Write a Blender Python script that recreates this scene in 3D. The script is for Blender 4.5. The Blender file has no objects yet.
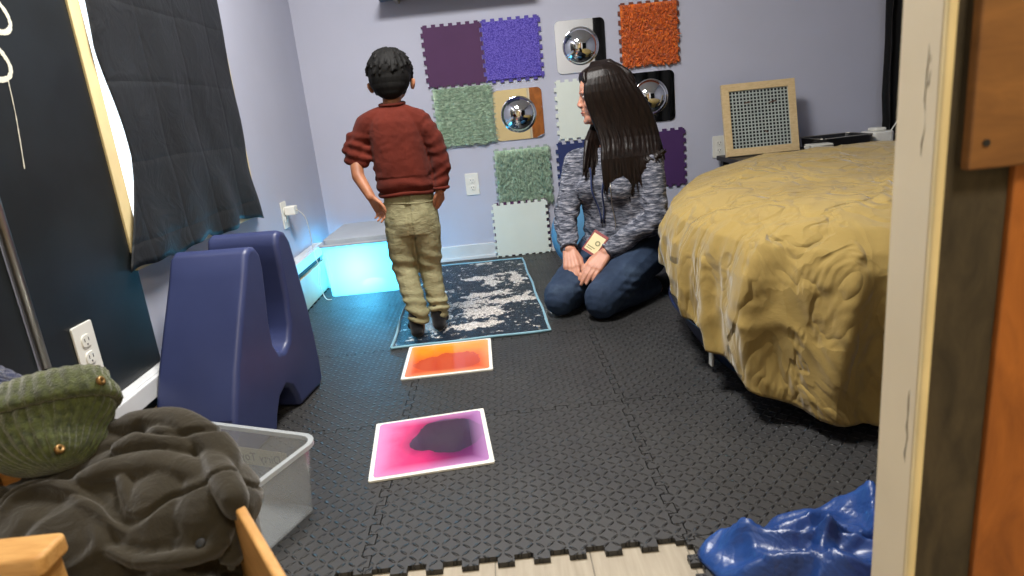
import bpy, bmesh, math, random, zlib, base64
from array import array
from mathutils import Vector, Matrix, Euler, noise

SC = bpy.context.scene
COL = SC.collection
PI = math.pi

# ------------------------------------------------------------------ camera
cd = bpy.data.cameras.new('camera')
cam = bpy.data.objects.new('camera', cd)
COL.objects.link(cam)
cam.matrix_world = Matrix(((0.99469442, 0.10272684, -0.00549634, 0.978),
                           (-0.03248509, 0.26295785, -0.96426028, -3.687),
                           (-0.09761011, 0.95932287, 0.26489979, 0.824),
                           (0, 0, 0, 1)))
cd.sensor_width = 36.0
cd.lens = 655.0 / 1024.0 * 36.0
cd.clip_start = 0.02
cd.dof.use_dof = True
cd.dof.focus_distance = 2.6
cd.dof.aperture_fstop = 6.0
SC.camera = cam

# ------------------------------------------------------------------ view, sky, room lights
SC.view_settings.view_transform = 'Standard'
SC.view_settings.look = 'None'
SC.view_settings.gamma = 1.0
SC.view_settings.use_curve_mapping = False
SC.view_settings.exposure = 0.0
W = bpy.data.worlds.new('sky')
SC.world = W
W.use_nodes = True
bgn = W.node_tree.nodes['Background']
bgn.inputs['Color'].default_value = (0.80, 0.90, 1.0, 1)
bgn.inputs['Strength'].default_value = 3.0

def area_light(name, loc, size, power, color, rot=(0, 0, 0), sy=None):
    l = bpy.data.lights.new(name, 'AREA')
    l.energy = power; l.color = color; l.size = size
    if sy: l.shape = 'RECTANGLE'; l.size_y = sy
    o = bpy.data.objects.new(name, l); COL.objects.link(o)
    o.location = loc; o.rotation_euler = rot
    return o
ROOM_W, HALL_W = 82, 34
area_light('ceiling_lamp', (0.80, -1.9, 2.33), 0.55, ROOM_W, (1.0, 0.965, 0.93))
area_light('hall_lamp', (1.5, -4.3, 2.30), 0.5, HALL_W, (1.0, 0.88, 0.70))

# ------------------------------------------------------------------ materials
def lin(h):
    h = h.lstrip('#'); o = []
    for i in (0, 2, 4):
        c = int(h[i:i+2], 16) / 255
        o.append(c / 12.92 if c <= 0.04045 else ((c + 0.055) / 1.055) ** 2.4)
    return (o[0], o[1], o[2], 1)

class NT:
    def __init__(s, name, rough=0.6, metal=0.0, spec=0.5):
        s.m = bpy.data.materials.new(name); s.m.use_nodes = True
        s.t = s.m.node_tree; s.b = s.t.nodes['Principled BSDF']
        s.b.inputs['Roughness'].default_value = rough
        s.b.inputs['Metallic'].default_value = metal
        s.b.inputs['Specular IOR Level'].default_value = spec
        s._co = None
    def n(s, typ, **kw):
        x = s.t.nodes.new(typ)
        for k, v in kw.items(): setattr(x, k, v)
        return x
    def put(s, sock, v):
        if isinstance(v, bpy.types.NodeSocket): s.t.links.new(v, sock)
        elif v is not None: sock.default_value = v
    def co(s):
        if not s._co: s._co = s.n('ShaderNodeTexCoord').outputs['Object']
        return s._co
    def vec(s, scale=(1, 1, 1), rot=(0, 0, 0), src=None):
        x = s.n('ShaderNodeMapping'); s.put(x.inputs['Vector'], src or s.co())
        x.inputs['Scale'].default_value = scale; x.inputs['Rotation'].default_value = rot
        return x.outputs[0]
    def noise(s, scale, detail=3, rough=0.5, vec=None, dist=0.0):
        x = s.n('ShaderNodeTexNoise'); s.put(x.inputs['Vector'], vec or s.co())
        x.inputs['Scale'].default_value = scale; x.inputs['Detail'].default_value = detail
        x.inputs['Roughness'].default_value = rough; x.inputs['Distortion'].default_value = dist
        return x.outputs['Fac']
    def voro(s, scale, vec=None, feat='F1', out='Distance'):
        x = s.n('ShaderNodeTexVoronoi', feature=feat); s.put(x.inputs['Vector'], vec or s.co())
        x.inputs['Scale'].default_value = scale
        return x.outputs[out]
    def wave(s, scale, vec=None, dist=0, dscale=1, direction='X'):
        x = s.n('ShaderNodeTexWave', bands_direction=direction); s.put(x.inputs['Vector'], vec or s.co())
        x.inputs['Scale'].default_value = scale; x.inputs['Distortion'].default_value = dist
        x.inputs['Detail Scale'].default_value = dscale
        return x.outputs['Fac']
    def ma(s, op, a, b=0.0, c=None, clamp=False):
        x = s.n('ShaderNodeMath', operation=op, use_clamp=clamp)
        s.put(x.inputs[0], a); s.put(x.inputs[1], b)
        if c is not None: s.put(x.inputs[2], c)
        return x.outputs[0]
    def ramp(s, fac, stops):
        x = s.n('ShaderNodeValToRGB'); s.put(x.inputs[0], fac)
        e = x.color_ramp.elements
        e[0].position = stops[0][0]; e[0].color = stops[0][1]
        e[1].position = stops[-1][0]; e[1].color = stops[-1][1]
        for p, c in stops[1:-1]:
            k = e.new(p); k.color = c
        return x.outputs['Color']
    def mix(s, fac, a, b):
        x = s.n('ShaderNodeMix', data_type='RGBA')
        s.put(x.inputs[0], fac); s.put(x.inputs[6], a); s.put(x.inputs[7], b)
        return x.outputs[2]
    def sep(s, v=None):
        x = s.n('ShaderNodeSeparateXYZ'); s.put(x.inputs[0], v or s.co())
        return x.outputs
    def bump(s, h, strength=0.5, dist=0.002, prev=None):
        x = s.n('ShaderNodeBump'); s.put(x.inputs['Height'], h)
        x.inputs['Strength'].default_value = strength; x.inputs['Distance'].default_value = dist
        if prev: s.put(x.inputs['Normal'], prev)
        s.put(s.b.inputs['Normal'], x.outputs[0]); return x.outputs[0]
    def color(s, v): s.put(s.b.inputs['Base Color'], v); return s

def plain(name, hexc, rough=0.6, metal=0.0, spec=0.5, var=0.06, vs=6.0, bump=0.0, bs=80.0):
    """one colour with faint wear so nothing is perfectly flat"""
    k = NT(name, rough, metal, spec); c = lin(hexc)
    d = tuple(x * (1 - var * 2) for x in c[:3]) + (1,)
    u = tuple(min(1, x * (1 + var)) for x in c[:3]) + (1,)
    k.color(k.ramp(k.noise(vs, 4), [(0.3, d), (0.7, u)]))
    if bump: k.bump(k.noise(bs, 3), bump, 0.001)
    return k.m

M = {}
def paint(name, hexc, rough=0.75):
    k = NT(name, rough, 0, 0.3); c = lin(hexc)
    d = tuple(x * 0.94 for x in c[:3]) + (1,)
    k.color(k.ramp(k.noise(2.2, 4), [(0.3, d), (0.7, c)]))
    k.bump(k.noise(140, 2), 0.15, 0.0006)
    return k.m
M['wall'] = paint('lavender_paint', '#b3b6c6')
M['wall_white'] = paint('white_paint', '#d9d8d6')
M['hall_wall'] = paint('cream_paint', '#d8c9a0')
M['ceiling'] = paint('ceiling_paint', '#dcdcda')
M['trim'] = plain('white_trim_paint', '#cfd2d4', 0.45)
M['white_plastic'] = plain('white_plastic', '#dcdcd4', 0.35, var=0.02)
M['cream_trim'] = plain('cream_trim_paint', '#cdbfa1', 0.5, var=0.03, vs=5)
M['cream_light'] = plain('cream_casing_lit_edge', '#e0cd9a', 0.5, var=0.05, vs=14)  # window casing colour; on the jamb it also stands in for a lit edge
M['dark'] = plain('dark_slot', '#141414', 0.7)
M['beige'] = plain('beige_metal', '#b9a98c', 0.5)
M['steel'] = plain('brushed_metal', '#a9a59a', 0.35, 0.9)

def wood(name, c1, c2, scale=6.0, rough=0.45, rot=(0, 0, 0), stretch=(1, 1, 12)):
    k = NT(name, rough, 0, 0.4)
    v = k.vec((stretch[0], stretch[1], stretch[2]), rot)
    g = k.noise(scale, 5, 0.6, v, 0.6)
    k.color(k.ramp(g, [(0.25, lin(c1)), (0.75, lin(c2))]))
    k.bump(g, 0.15, 0.0008)
    return k.m
M['birch'] = wood('birch_wood', '#a9793f', '#cfa062', 9, stretch=(2, 2, 14))
M['birch_x'] = wood('birch_wood_lengthwise', '#b07f44', '#d3a566', 9, stretch=(2, 14, 14))
M['frame_wood'] = wood('pale_frame_wood', '#c0a679', '#d6bf92', 12, stretch=(3, 3, 9))
M['ply'] = wood('plywood_brown', '#6a4522', '#8c5f30', 5, 0.6, stretch=(2, 2, 9))
M['stud'] = wood('orange_stud_wood', '#6f3c14', '#b1692a', 7, 0.55, stretch=(3, 3, 1.2))
M['stud_dark'] = wood('dark_brown_wood', '#2a2418', '#4c4230', 14, 0.7, stretch=(3, 3, 1.0))

k = NT('chalkboard_black', 0.38, 0, 0.4)
g = k.noise(3.0, 5, 0.6)
k.color(k.ramp(g, [(0.35, lin('#15191a')), (0.7, lin('#20262a'))])); k.bump(k.noise(60, 2), 0.08, 0.0006)
M['board'] = k.m
k = NT('chalk', 0.9); k.color(lin('#d8d6c4')); k.bump(k.noise(500, 2), 0.8, 0.001); M['chalk'] = k.m

# black foam mat with raised slanted treads
k = NT('black_foam_tread', 0.42, 0, 0.7)
S = 0.0205
sx, sy, _ = k.sep()
px = k.ma('MULTIPLY', sx, 1 / S); py = k.ma('MULTIPLY', sy, 1 / S)
par = k.ma('MODULO', k.ma('ADD', k.ma('ADD', k.ma('FLOOR', px), k.ma('FLOOR', py)), 1000.0), 2.0)
qx = k.ma('SUBTRACT', k.ma('FRACT', px), 0.5); qy = k.ma('SUBTRACT', k.ma('FRACT', py), 0.5)
a_ = k.ma('MULTIPLY', k.ma('ADD', qx, qy), 0.7071); b_ = k.ma('MULTIPLY', k.ma('SUBTRACT', qx, qy), 0.7071)
mixf = lambda f, p, q: k.ma('ADD', k.ma('MULTIPLY', p, k.ma('SUBTRACT', 1.0, f)), k.ma('MULTIPLY', q, f))
A = mixf(par, a_, b_); B = mixf(par, b_, a_)
e2 = k.ma('ADD', k.ma('POWER', k.ma('DIVIDE', k.ma('ABSOLUTE', A), 0.53), 2.0), k.ma('POWER', k.ma('DIVIDE', k.ma('ABSOLUTE', B), 0.155), 2.0))
hgt = k.ma('SUBTRACT', 1.0, e2, clamp=True)
hgt = k.ma('POWER', hgt, 0.9)
k.color(k.ramp(k.noise(3.5, 5, 0.6), [(0.3, lin('#1b1b1c')), (0.75, lin('#2a2a29'))]))
k.put(k.b.inputs['Roughness'], k.ma('SUBTRACT', k.ma('ADD', k.ma('MULTIPLY', k.noise(9, 3), 0.20), 0.46), k.ma('MULTIPLY', hgt, 0.20)))
k.bump(hgt, 1.0, 0.0050)
M['foam'] = k.m

k = NT('grey_vinyl_plank', 0.5, 0, 0.4)
v = k.vec((1.2, 14, 1))
g = k.noise(5, 5, 0.6, v)
br = k.n('ShaderNodeTexBrick'); k.put(br.inputs['Vector'], k.vec((1, 1, 1), (0, 0, PI/2)))
br.inputs['Scale'].default_value = 1; br.inputs['Brick Width'].default_value = 1.2; br.inputs['Row Height'].default_value = 0.18
br.inputs['Mortar Size'].default_value = 0.0015
br.inputs['Color1'].default_value = lin('#8f8676'); br.inputs['Color2'].default_value = lin('#a79e8c'); br.inputs['Mortar'].default_value = lin('#4a443a')
gm = k.noise(5, 5, 0.6, k.vec((14, 1.2, 1)))
k.color(k.mix(0.35, br.outputs['Color'], k.ramp(gm, [(0.3, lin('#7c7364')), (0.7, lin('#b8ae9b'))])))
M['plank'] = k.m

def fabric(name, hexc, rough=0.9, weave=900, var=0.12, vs=5, wr=0.0, wrs=14, sheen=0.2):
    k = NT(name, rough, 0, 0.2); c = lin(hexc)
    d = tuple(x * (1 - var) for x in c[:3]) + (1,)
    k.color(k.ramp(k.noise(vs, 4), [(0.3, d), (0.7, c)]))
    k.b.inputs['Sheen Weight'].default_value = sheen
    nb = None
    if wr: nb = k.bump(k.noise(wrs, 4, 0.6, dist=0.8), wr, 0.01)
    k.bump(k.noise(weave, 2), 0.25, 0.0008, nb)
    return k.m

# ------------------------------------------------------------------ object helpers
def root_mat(o):
    m = Matrix.LocRotScale(o.location, o.rotation_euler, None)
    p = o.parent
    while p is not None:
        m = Matrix.LocRotScale(p.location, p.rotation_euler, None) @ m
        p = p.parent
    return m
def meta(o, label=None, cat=None, group=None, kind=None):
    if label: o['label'] = label
    if cat: o['category'] = cat
    if group: o['group'] = group
    if kind: o['kind'] = kind
    return o
def thing(name, label, cat, loc=(0, 0, 0), rz=0.0, group=None, rot=None):
    o = bpy.data.objects.new(name, None); COL.objects.link(o)
    o.empty_display_size = 0.05
    o.location = loc; o.rotation_euler = rot or (0, 0, rz)
    return meta(o, label, cat, group)
def link(name, me, mat, parent=None, world=True, base=None, smooth=False, rz=0.0):
    """geometry is given in world space; it is moved into its parent's (or its own) space"""
    o = bpy.data.objects.new(name, me); COL.objects.link(o)
    mats = mat if isinstance(mat, (list, tuple)) else [mat]
    for m in mats: me.materials.append(m)
    if smooth:
        me.polygons.foreach_set('use_smooth', [True] * len(me.polygons))
    if parent is not None:
        o.parent = parent
        if world: me.transform(root_mat(parent).inverted())
    elif base is not None:
        o.location = base; o.rotation_euler = (0, 0, rz)
        if world: me.transform(root_mat(o).inverted())
    return o
def fin(name, bm, mat, parent=None, world=True, base=None, smooth=False, bevel=0.0, seg=2, rz=0.0, auto=None):
    bmesh.ops.recalc_face_normals(bm, faces=bm.faces)
    me = bpy.data.meshes.new(name); bm.to_mesh(me); bm.free()
    o = link(name, me, mat, parent, world, base, smooth, rz)
    if bevel:
        b = o.modifiers.new('bevel', 'BEVEL'); b.width = bevel; b.segments = seg; b.limit_method = 'ANGLE'; b.angle_limit = math.radians(35)
    if auto:
        me.polygons.foreach_set('use_smooth', [True] * len(me.polygons))
        w = o.modifiers.new('wn', 'WEIGHTED_NORMAL'); w.keep_sharp = False
    return o
def box(bm, lo, hi, mtx=None):
    vs = [bm.verts.new((x, y, z)) for x in (lo[0], hi[0]) for y in (lo[1], hi[1]) for z in (lo[2], hi[2])]
    for f in ((0, 1, 3, 2), (4, 6, 7, 5), (0, 4, 5, 1), (2, 3, 7, 6), (0, 2, 6, 4), (1, 5, 7, 3)):
        bm.faces.new([vs[i] for i in f])
    if mtx is not None: bmesh.ops.transform(bm, matrix=mtx, verts=vs)
    return vs
def B(lo, hi, mtx=None):
    bm = bmesh.new(); box(bm, lo, hi, mtx); return bm
def prism(bm, pts, h, mtx=None):
    """pts: 2-D outline (counter-clockwise) in XY, extruded up by h"""
    lo = [bm.verts.new((x, y, 0)) for x, y in pts]; hi = [bm.verts.new((x, y, h)) for x, y in pts]
    bm.faces.new(lo[::-1]); bm.faces.new(hi); n = len(pts)
    for i in range(n): bm.faces.new((lo[i], lo[(i+1) % n], hi[(i+1) % n], hi[i]))
    if mtx is not None: bmesh.ops.transform(bm, matrix=mtx, verts=lo + hi)
def ring_pts(c, r, ax, n):
    ax = Vector(ax).normalized()
    a = ax.orthogonal().normalized(); b = ax.cross(a)
    return [Vector(c) + r * (math.cos(2*PI*i/n) * a + math.sin(2*PI*i/n) * b) for i in range(n)]
def tube(bm, pts, r, n=8, cap=True):
    pts = [Vector(p) for p in pts]; rs = r if isinstance(r, (list, tuple)) else [r] * len(pts)
    t0 = (pts[1] - pts[0]).normalized(); a = t0.orthogonal().normalized(); rings = []
    for i, p in enumerate(pts):
        t = (pts[min(i+1, len(pts)-1)] - pts[max(i-1, 0)]).normalized()
        a = (a - t * a.dot(t)).normalized(); b = t.cross(a)
        rings.append([bm.verts.new(p + rs[i] * (math.cos(2*PI*k/n) * a + math.sin(2*PI*k/n) * b)) for k in range(n)])
    for i in range(len(rings) - 1):
        for k in range(n):
            bm.faces.new((rings[i][k], rings[i][(k+1) % n], rings[i+1][(k+1) % n], rings[i+1][k]))
    if cap: bm.faces.new(rings[0][::-1]); bm.faces.new(rings[-1])
def cyl(bm, p0, p1, r, n=16): tube(bm, [p0, p1], r, n)
def lathe(bm, prof, n=24, mtx=None):
    rings = []; vs = []
    for r, z in prof:
        if r < 1e-6: v = [bm.verts.new((0, 0, z))]
        else: v = [bm.verts.new((r*math.cos(2*PI*i/n), r*math.sin(2*PI*i/n), z)) for i in range(n)]
        rings.append(v); vs += v
    for a, b in zip(rings, rings[1:]):
        for i in range(n):
            j = (i+1) % n
            if len(a) == 1 and len(b) > 1: bm.faces.new((a[0], b[i], b[j]))
            elif len(b) == 1 and len(a) > 1: bm.faces.new((a[i], b[0], a[j]))
            elif len(a) > 1: bm.faces.new((a[i], a[j], b[j], b[i]))
    if mtx is not None: bmesh.ops.transform(bm, matrix=mtx, verts=vs)
def rrect(x0, y0, x1, y1, r, n=5):
    out = []
    for cx, cy, a0 in ((x1-r, y0+r, -PI/2), (x1-r, y1-r, 0), (x0+r, y1-r, PI/2), (x0+r, y0+r, PI)):
        for i in range(n+1):
            a = a0 + PI/2 * i/n; out.append((cx + r*math.cos(a), cy + r*math.sin(a)))
    return out
def catmull(pts, n=6, closed=False):
    P = [Vector(p) for p in pts]; out = []; N = len(P)
    rng = range(N) if closed else range(N-1)
    for i in rng:
        p0 = P[(i-1) % N] if closed or i > 0 else P[0]; p1 = P[i]; p2 = P[(i+1) % N]
        p3 = P[(i+2) % N] if closed or i+2 < N else P[-1]
        for k in range(n):
            t = k/n
            out.append(0.5*((2*p1) + (p2-p0)*t + (2*p0-5*p1+4*p2-p3)*t*t + (3*p1-p0-3*p2+p3)*t**3))
    if not closed: out.append(P[-1])
    return out
def struct(name, bm, mat, smooth=False, bevel=0.0, parent=None):
    o = fin(name, bm, mat, parent=parent, smooth=smooth, bevel=bevel)
    if parent is None: o['kind'] = 'structure'
    return o
def text_part(name, s, size, mtx, mat, parent, depth=0.0003):
    c = bpy.data.curves.new(name, 'FONT'); c.body = s; c.size = size; c.align_x = 'CENTER'; c.align_y = 'CENTER'; c.extrude = depth
    tmp = bpy.data.objects.new('tmp', c); COL.objects.link(tmp)
    dg = bpy.context.evaluated_depsgraph_get()
    me = bpy.data.meshes.new_from_object(tmp.evaluated_get(dg)); bpy.data.objects.remove(tmp); bpy.data.curves.remove(c)
    me.materials.clear(); me.transform(mtx)
    return link(name, me, mat, parent)

# ------------------------------------------------------------------ room shell
XR, YF, ZC = 3.45, -3.12, 2.36
YH = -5.6
struct('floor', B((-0.3, YH - 0.1, -0.1), (XR + 0.3, 0.2, 0.0)), M['plank'])
struct('ceiling', B((-0.3, YH - 0.1, ZC), (XR + 0.3, 0.2, ZC + 0.1)), M['ceiling'])
struct('wall_back', B((-0.12, 0.0, 0), (XR + 0.12, 0.12, ZC)), M['wall'])
# left wall with its window opening
WY0, WY1, WZ0, WZ1 = -1.945, -1.10, 0.56, 1.75
bm = bmesh.new()
box(bm, (-0.12, YH, 0), (0, WY0, ZC)); box(bm, (-0.12, WY1, 0), (0, 0.0, ZC))
box(bm, (-0.12, WY0, 0), (0, WY1, WZ0)); box(bm, (-0.12, WY0, WZ1), (0, WY1, ZC))
struct('wall_left', bm, M['wall'])
struct('wall_right', B((XR, YF, 0), (XR + 0.12, 0.0, ZC)), M['wall'])
struct('wall_front', B((1.60, YF - 0.10, 0), (XR + 0.12, YF, ZC)), M['wall_white'])
struct('wall_hall_right', B((2.7, YH, 0), (2.8, YF - 0.10, ZC)), M['hall_wall'])
struct('wall_hall_back', B((-0.12, YH - 0.1, 0), (2.8, YH, ZC)), M['hall_wall'])
bm = bmesh.new(); box(bm, (0.0, YF - 0.10, 2.05), (1.60, YF, ZC))
struct('wall_above_doorway', bm, M['wall_white'])
# baseboards
bm = bmesh.new(); box(bm, (0.0, -0.014, 0.0), (XR, 0.0, 0.095)); box(bm, (0.0, -0.020, 0.0), (XR, -0.014, 0.028))
struct('baseboard_back', bm, M['trim'], bevel=0.003)
struct('baseboard_right', B((XR - 0.014, YF, 0), (XR, -0.02, 0.095)), M['trim'], bevel=0.003)
# window in the left wall
win = bpy.data.objects.new('window_1', None); COL.objects.link(win); win.location = (0, (WY0+WY1)/2, WZ0); win['kind'] = 'structure'
bm = bmesh.new()
for lo, hi in (((-0.09, WY0, WZ0), (-0.03, WY0+0.05, WZ1)), ((-0.09, WY1-0.05, WZ0), (-0.03, WY1, WZ1)),
               ((-0.09, WY0, WZ0), (-0.03, WY1, WZ0+0.05)), ((-0.09, WY0, WZ1-0.05), (-0.03, WY1, WZ1)),
               ((-0.085, WY1 - 0.30, WZ0), (-0.04, WY1 - 0.26, WZ1))):
    box(bm, lo, hi)
fin('sash', bm, M['white_plastic'], win, bevel=0.003)
k = NT('window_glass', 0.02); k.b.inputs['Transmission Weight'].default_value = 1.0; k.b.inputs['IOR'].default_value = 1.02
fin('pane', B((-0.062, WY0+0.05, WZ0+0.05), (-0.058, WY1-0.05, WZ1-0.05)), k.m, win)
bm = bmesh.new()
box(bm, (0.0, WY0-0.048, WZ0-0.05), (0.018, WY0, WZ1+0.05)); box(bm, (0.0, WY1, WZ0-0.05), (0.018, WY1+0.048, WZ1+0.05))
box(bm, (0.0, WY0-0.048, WZ1), (0.019, WY1+0.048, WZ1+0.05)); box(bm, (0.0, WY0-0.048, WZ0-0.05), (0.022, WY1+0.048, WZ0))
fin('casing', bm, M['cream_light'], win, bevel=0.002)
fin('reveal', B((-0.03, WY0, WZ0), (0.0, WY0+0.012, WZ1)), M['trim'], win)

# black chalkboard panels on the left wall
bd = thing('chalkboard_panel', 'glossy black chalkboard panel with chalk loops on the left wall beside the window', 'chalkboard', (0, -2.17, 0.253))
fin('board', B((0.0005, -2.394, 0.253), (0.012, -1.978, 1.75)), M['board'], bd, bevel=0.001)
def flatcurve(pts, wdt, x=0.0125, n=6, jit=0.0):
    P = catmull([(x, y, z) for y, z in pts], n); bm = bmesh.new(); random.seed(3)
    prev = None
    for i, p in enumerate(P):
        t = (P[min(i+1, len(P)-1)] - P[max(i-1, 0)]).normalized(); s = Vector((1, 0, 0)).cross(t)
        w = wdt * (1 + jit * (random.random() - 0.5))
        a = [bm.verts.new(p + s*w/2), bm.verts.new(p - s*w/2), bm.verts.new(p - s*w/2 + Vector((0.0006, 0, 0))), bm.verts.new(p + s*w/2 + Vector((0.0006, 0, 0)))]
        if prev:
            for j in range(4): bm.faces.new((prev[j], prev[(j+1) % 4], a[(j+1) % 4], a[j]))
        prev = a
    return bm
fin('chalk_loop', flatcurve([(-2.30, 1.150), (-2.262, 1.146), (-2.232, 1.132), (-2.212, 1.110), (-2.209, 1.088), (-2.224, 1.073), (-2.250, 1.070), (-2.285, 1.078)], 0.010, jit=0.5), M['chalk'], bd)
fin('chalk_loop', flatcurve([(-2.300, 1.062), (-2.272, 1.045), (-2.252, 1.020), (-2.246, 1.000), (-2.258, 0.982), (-2.285, 0.976), (-2.305, 0.982)], 0.010, jit=0.5), M['chalk'], bd)
fin('chalk_line', flatcurve([(-2.263, 0.975), (-2.270, 0.910), (-2.279, 0.858), (-2.290, 0.800)], 0.0022, jit=1.0), M['chalk'], bd)
bd2 = fin('chalkboard_panel', B((0.0005, -3.05, 0.253), (0.012, -2.416, 1.75)), M['board'], base=(0, -2.7, 0.253), bevel=0.001)
meta(bd2, 'plain black chalkboard panel on the left wall, nearest the doorway, left of the metal strip', 'chalkboard')
bm = bmesh.new(); cyl(bm, (0.020, -2.405, 0.405), (0.020, -2.405, 1.75), 0.009, 12)
meta(fin('metal_strip', bm, M['steel'], base=(0.02, -2.405, 0.405), smooth=True), 'thin upright metal rod between two black chalkboard panels', 'rod')

# baseboard heater on the left wall
hb = thing('baseboard_heater', 'white baseboard heater with a dark slot along the foot of the left wall', 'heater', (0.02, -1.4, 0))
H0, H1 = -3.0, -0.36
bm = bmesh.new(); box(bm, (0.0005, H0, 0.235), (0.040, H1, 0.250)); box(bm, (0.036, H0, 0.196), (0.050, H1, 0.246))
fin('top_cover', bm, M['trim'], hb, bevel=0.003)
fin('slot', B((0.004, H0 + 0.003, 0.16), (0.030, H1 - 0.003, 0.235)), M['dark'], hb)
fin('front_panel', B((0.0005, H0 + 0.001, 0.015), (0.046, H1 - 0.001, 0.165)), M['beige'], hb, bevel=0.003)
fin('end_cap', B((0.0005, H1, 0.010), (0.053, H1 + 0.02, 0.252)), M['white_plastic'], hb, bevel=0.004)

# ------------------------------------------------------------------ puzzle-edged foam
def edge_line(n, d, L, flat=False):
    """(t, offset) samples along one edge of length L: short flat ends and n alternating teeth"""
    if flat: return [(0, 0), (L, 0)]
    e = L * 0.03; w = (L - 2*e) / n; out = [(0, 0), (e, 0)]
    for i in range(n):
        o = d if i % 2 == 0 else -d
        out += [(e + i*w, o), (e + (i+1)*w, o)]
    out += [(L - e, 0), (L, 0)]
    return out
def inset_rect(pts, g):
    out = []; N = len(pts)
    P = []
    for p in pts:
        if not P or (abs(P[-1][0]-p[0]) + abs(P[-1][1]-p[1])) > 1e-6: P.append(p)
    if abs(P[0][0]-P[-1][0]) + abs(P[0][1]-P[-1][1]) < 1e-6: P.pop()
    N = len(P)
    for i in range(N):
        a, b, c = P[i-1], P[i], P[(i+1) % N]
        d1 = Vector((b[0]-a[0], b[1]-a[1])).normalized(); d2 = Vector((c[0]-b[0], c[1]-b[1])).normalized()
        n1 = Vector((-d1.y, d1.x)); n2 = Vector((-d2.y, d2.x))
        m = (n1 + n2)
        if m.length < 1e-6: m = n1
        else: m = m / max(0.3, (1 + n1.dot(n2)))
        out.append((b[0] + m.x*g, b[1] + m.y*g))
    return out
def puzzle(w, h, n, d, g=0.0, flats=''):
    pts = []
    pts += [(t, o) for t, o in edge_line(n, d, w, 'B' in flats)]
    pts += [(w + o, t) for t, o in edge_line(n, d, h, 'R' in flats)]
    pts += [(t, h + o) for t, o in reversed(edge_line(n, d, w, 'T' in flats))]
    pts += [(o, t) for t, o in reversed(edge_line(n, d, h, 'L' in flats))]
    return inset_rect(pts, g)
MT = 0.61; MTH = 0.011
X0m, Y0m = 0.040, -2.635
proto = {}
def floor_mat(ix, iy, flats='', h=MT):
    key = (flats, round(h, 3))
    if key not in proto:
        bm = bmesh.new(); prism(bm, puzzle(MT, h, 17, 0.0095, 0.0011, flats), MTH)
        me = bpy.data.meshes.new('foam_floor_mat'); bmesh.ops.recalc_face_normals(bm, faces=bm.faces)
        bm.to_mesh(me); bm.free(); me.materials.append(M['foam']); proto[key] = me
    o = bpy.data.objects.new('foam_floor_mat', proto[key]); COL.objects.link(o)
    o.location = (X0m + ix*MT, Y0m + iy*MT, 0.0)
    meta(o, 'black interlocking foam floor mat with raised tread, one of the grid on the floor', 'floor mat', 'black foam mats covering the floor')
for ix in range(5):
    for iy in range(4):
        floor_mat(ix, iy)
    floor_mat(ix, 4, flats='T', h=-Y0m - 4*MT - 0.022)
for ix in (2, 3, 4):
    floor_mat(ix, -1, flats='B', h=MT) if False else None
for ix in (2, 3, 4):
    key = 'front'
    if key not in proto:
        bm = bmesh.new(); prism(bm, puzzle(MT, 0.46, 17, 0.0095, 0.0011, 'B'), MTH)
        me = bpy.data.meshes.new('foam_floor_mat'); bmesh.ops.recalc_face_normals(bm, faces=bm.faces)
        bm.to_mesh(me); bm.free(); me.materials.append(M['foam']); proto[key] = me
    o = bpy.data.objects.new('foam_floor_mat', proto[key]); COL.objects.link(o)
    o.location = (X0m + ix*MT, Y0m - 0.46, 0.0)
    meta(o, 'black interlocking foam floor mat with raised tread, one of the grid on the floor', 'floor mat', 'black foam mats covering the floor')

# ------------------------------------------------------------------ wall tiles
def wall_mtx(x, z, y=-0.0005, tilt=0.0):
    # local XY -> wall XZ, local +Z -> out of the wall (-Y)
    return Matrix.Translation((x, y, z)) @ Matrix.Rotation(PI/2 + tilt, 4, 'X')
def tile_base(name_parent, x, z, w, h, mat, thick=0.010, rot=0.0, n=13, d=0.0065, y=-0.0005, name='foam_base', tilt=0.0, parent=None):
    bm = bmesh.new(); prism(bm, puzzle(w, h, n, d, 0.0004), thick)
    bmesh.ops.transform(bm, matrix=wall_mtx(x, z, y, tilt) @ Matrix.Rotation(rot, 4, 'Z'), verts=bm.verts)
    return fin(name, bm, mat, parent=parent, base=None if parent else (x + w/2, y, z))
M['eva_purple'] = plain('purple_foam', '#49264f', 0.75, var=0.04)
M['eva_violet'] = plain('deep_violet_foam', '#3f1f55', 0.75, var=0.04)
M['eva_navy'] = plain('navy_foam', '#1d2b5c', 0.75, var=0.04)
M['eva_white'] = plain('off_white_foam', '#d3dbd2', 0.7, var=0.02)
M['eva_grey'] = plain('grey_green_foam', '#8d9c98', 0.75, var=0.04)
M['eva_rust'] = plain('rust_foam', '#6e3a2a', 0.75, var=0.04)
TL = 0.31
k = NT('violet_loop_carpet', 0.95, 0, 0.1)
vv = k.voro(190)
k.color(k.mix(k.ramp(vv, [(0.1, (1, 1, 1, 1)), (0.7, (0, 0, 0, 1))]), lin('#463a9c'), lin('#8578dd'))); k.b.inputs['Sheen Weight'].default_value = 0.4
k.bump(vv, 1.0, -0.004); M['loop'] = k.m
def furm(name, c1, c2, c3):
    k = NT(name, 0.8, 0, 0.2)
    oi = k.noise(60, 3, 0.7)
    k.color(k.ramp(oi, [(0.3, lin(c1)), (0.5, lin(c2)), (0.7, lin(c3))])); k.b.inputs['Sheen Weight'].default_value = 0.3
    return k.m
M['fur_orange'] = furm('orange_pile', '#a23f08', '#dc6412', '#ee8428')
M['fur_green'] = furm('sage_pile', '#7b9a82', '#9dba9f', '#c3d6bd')
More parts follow.
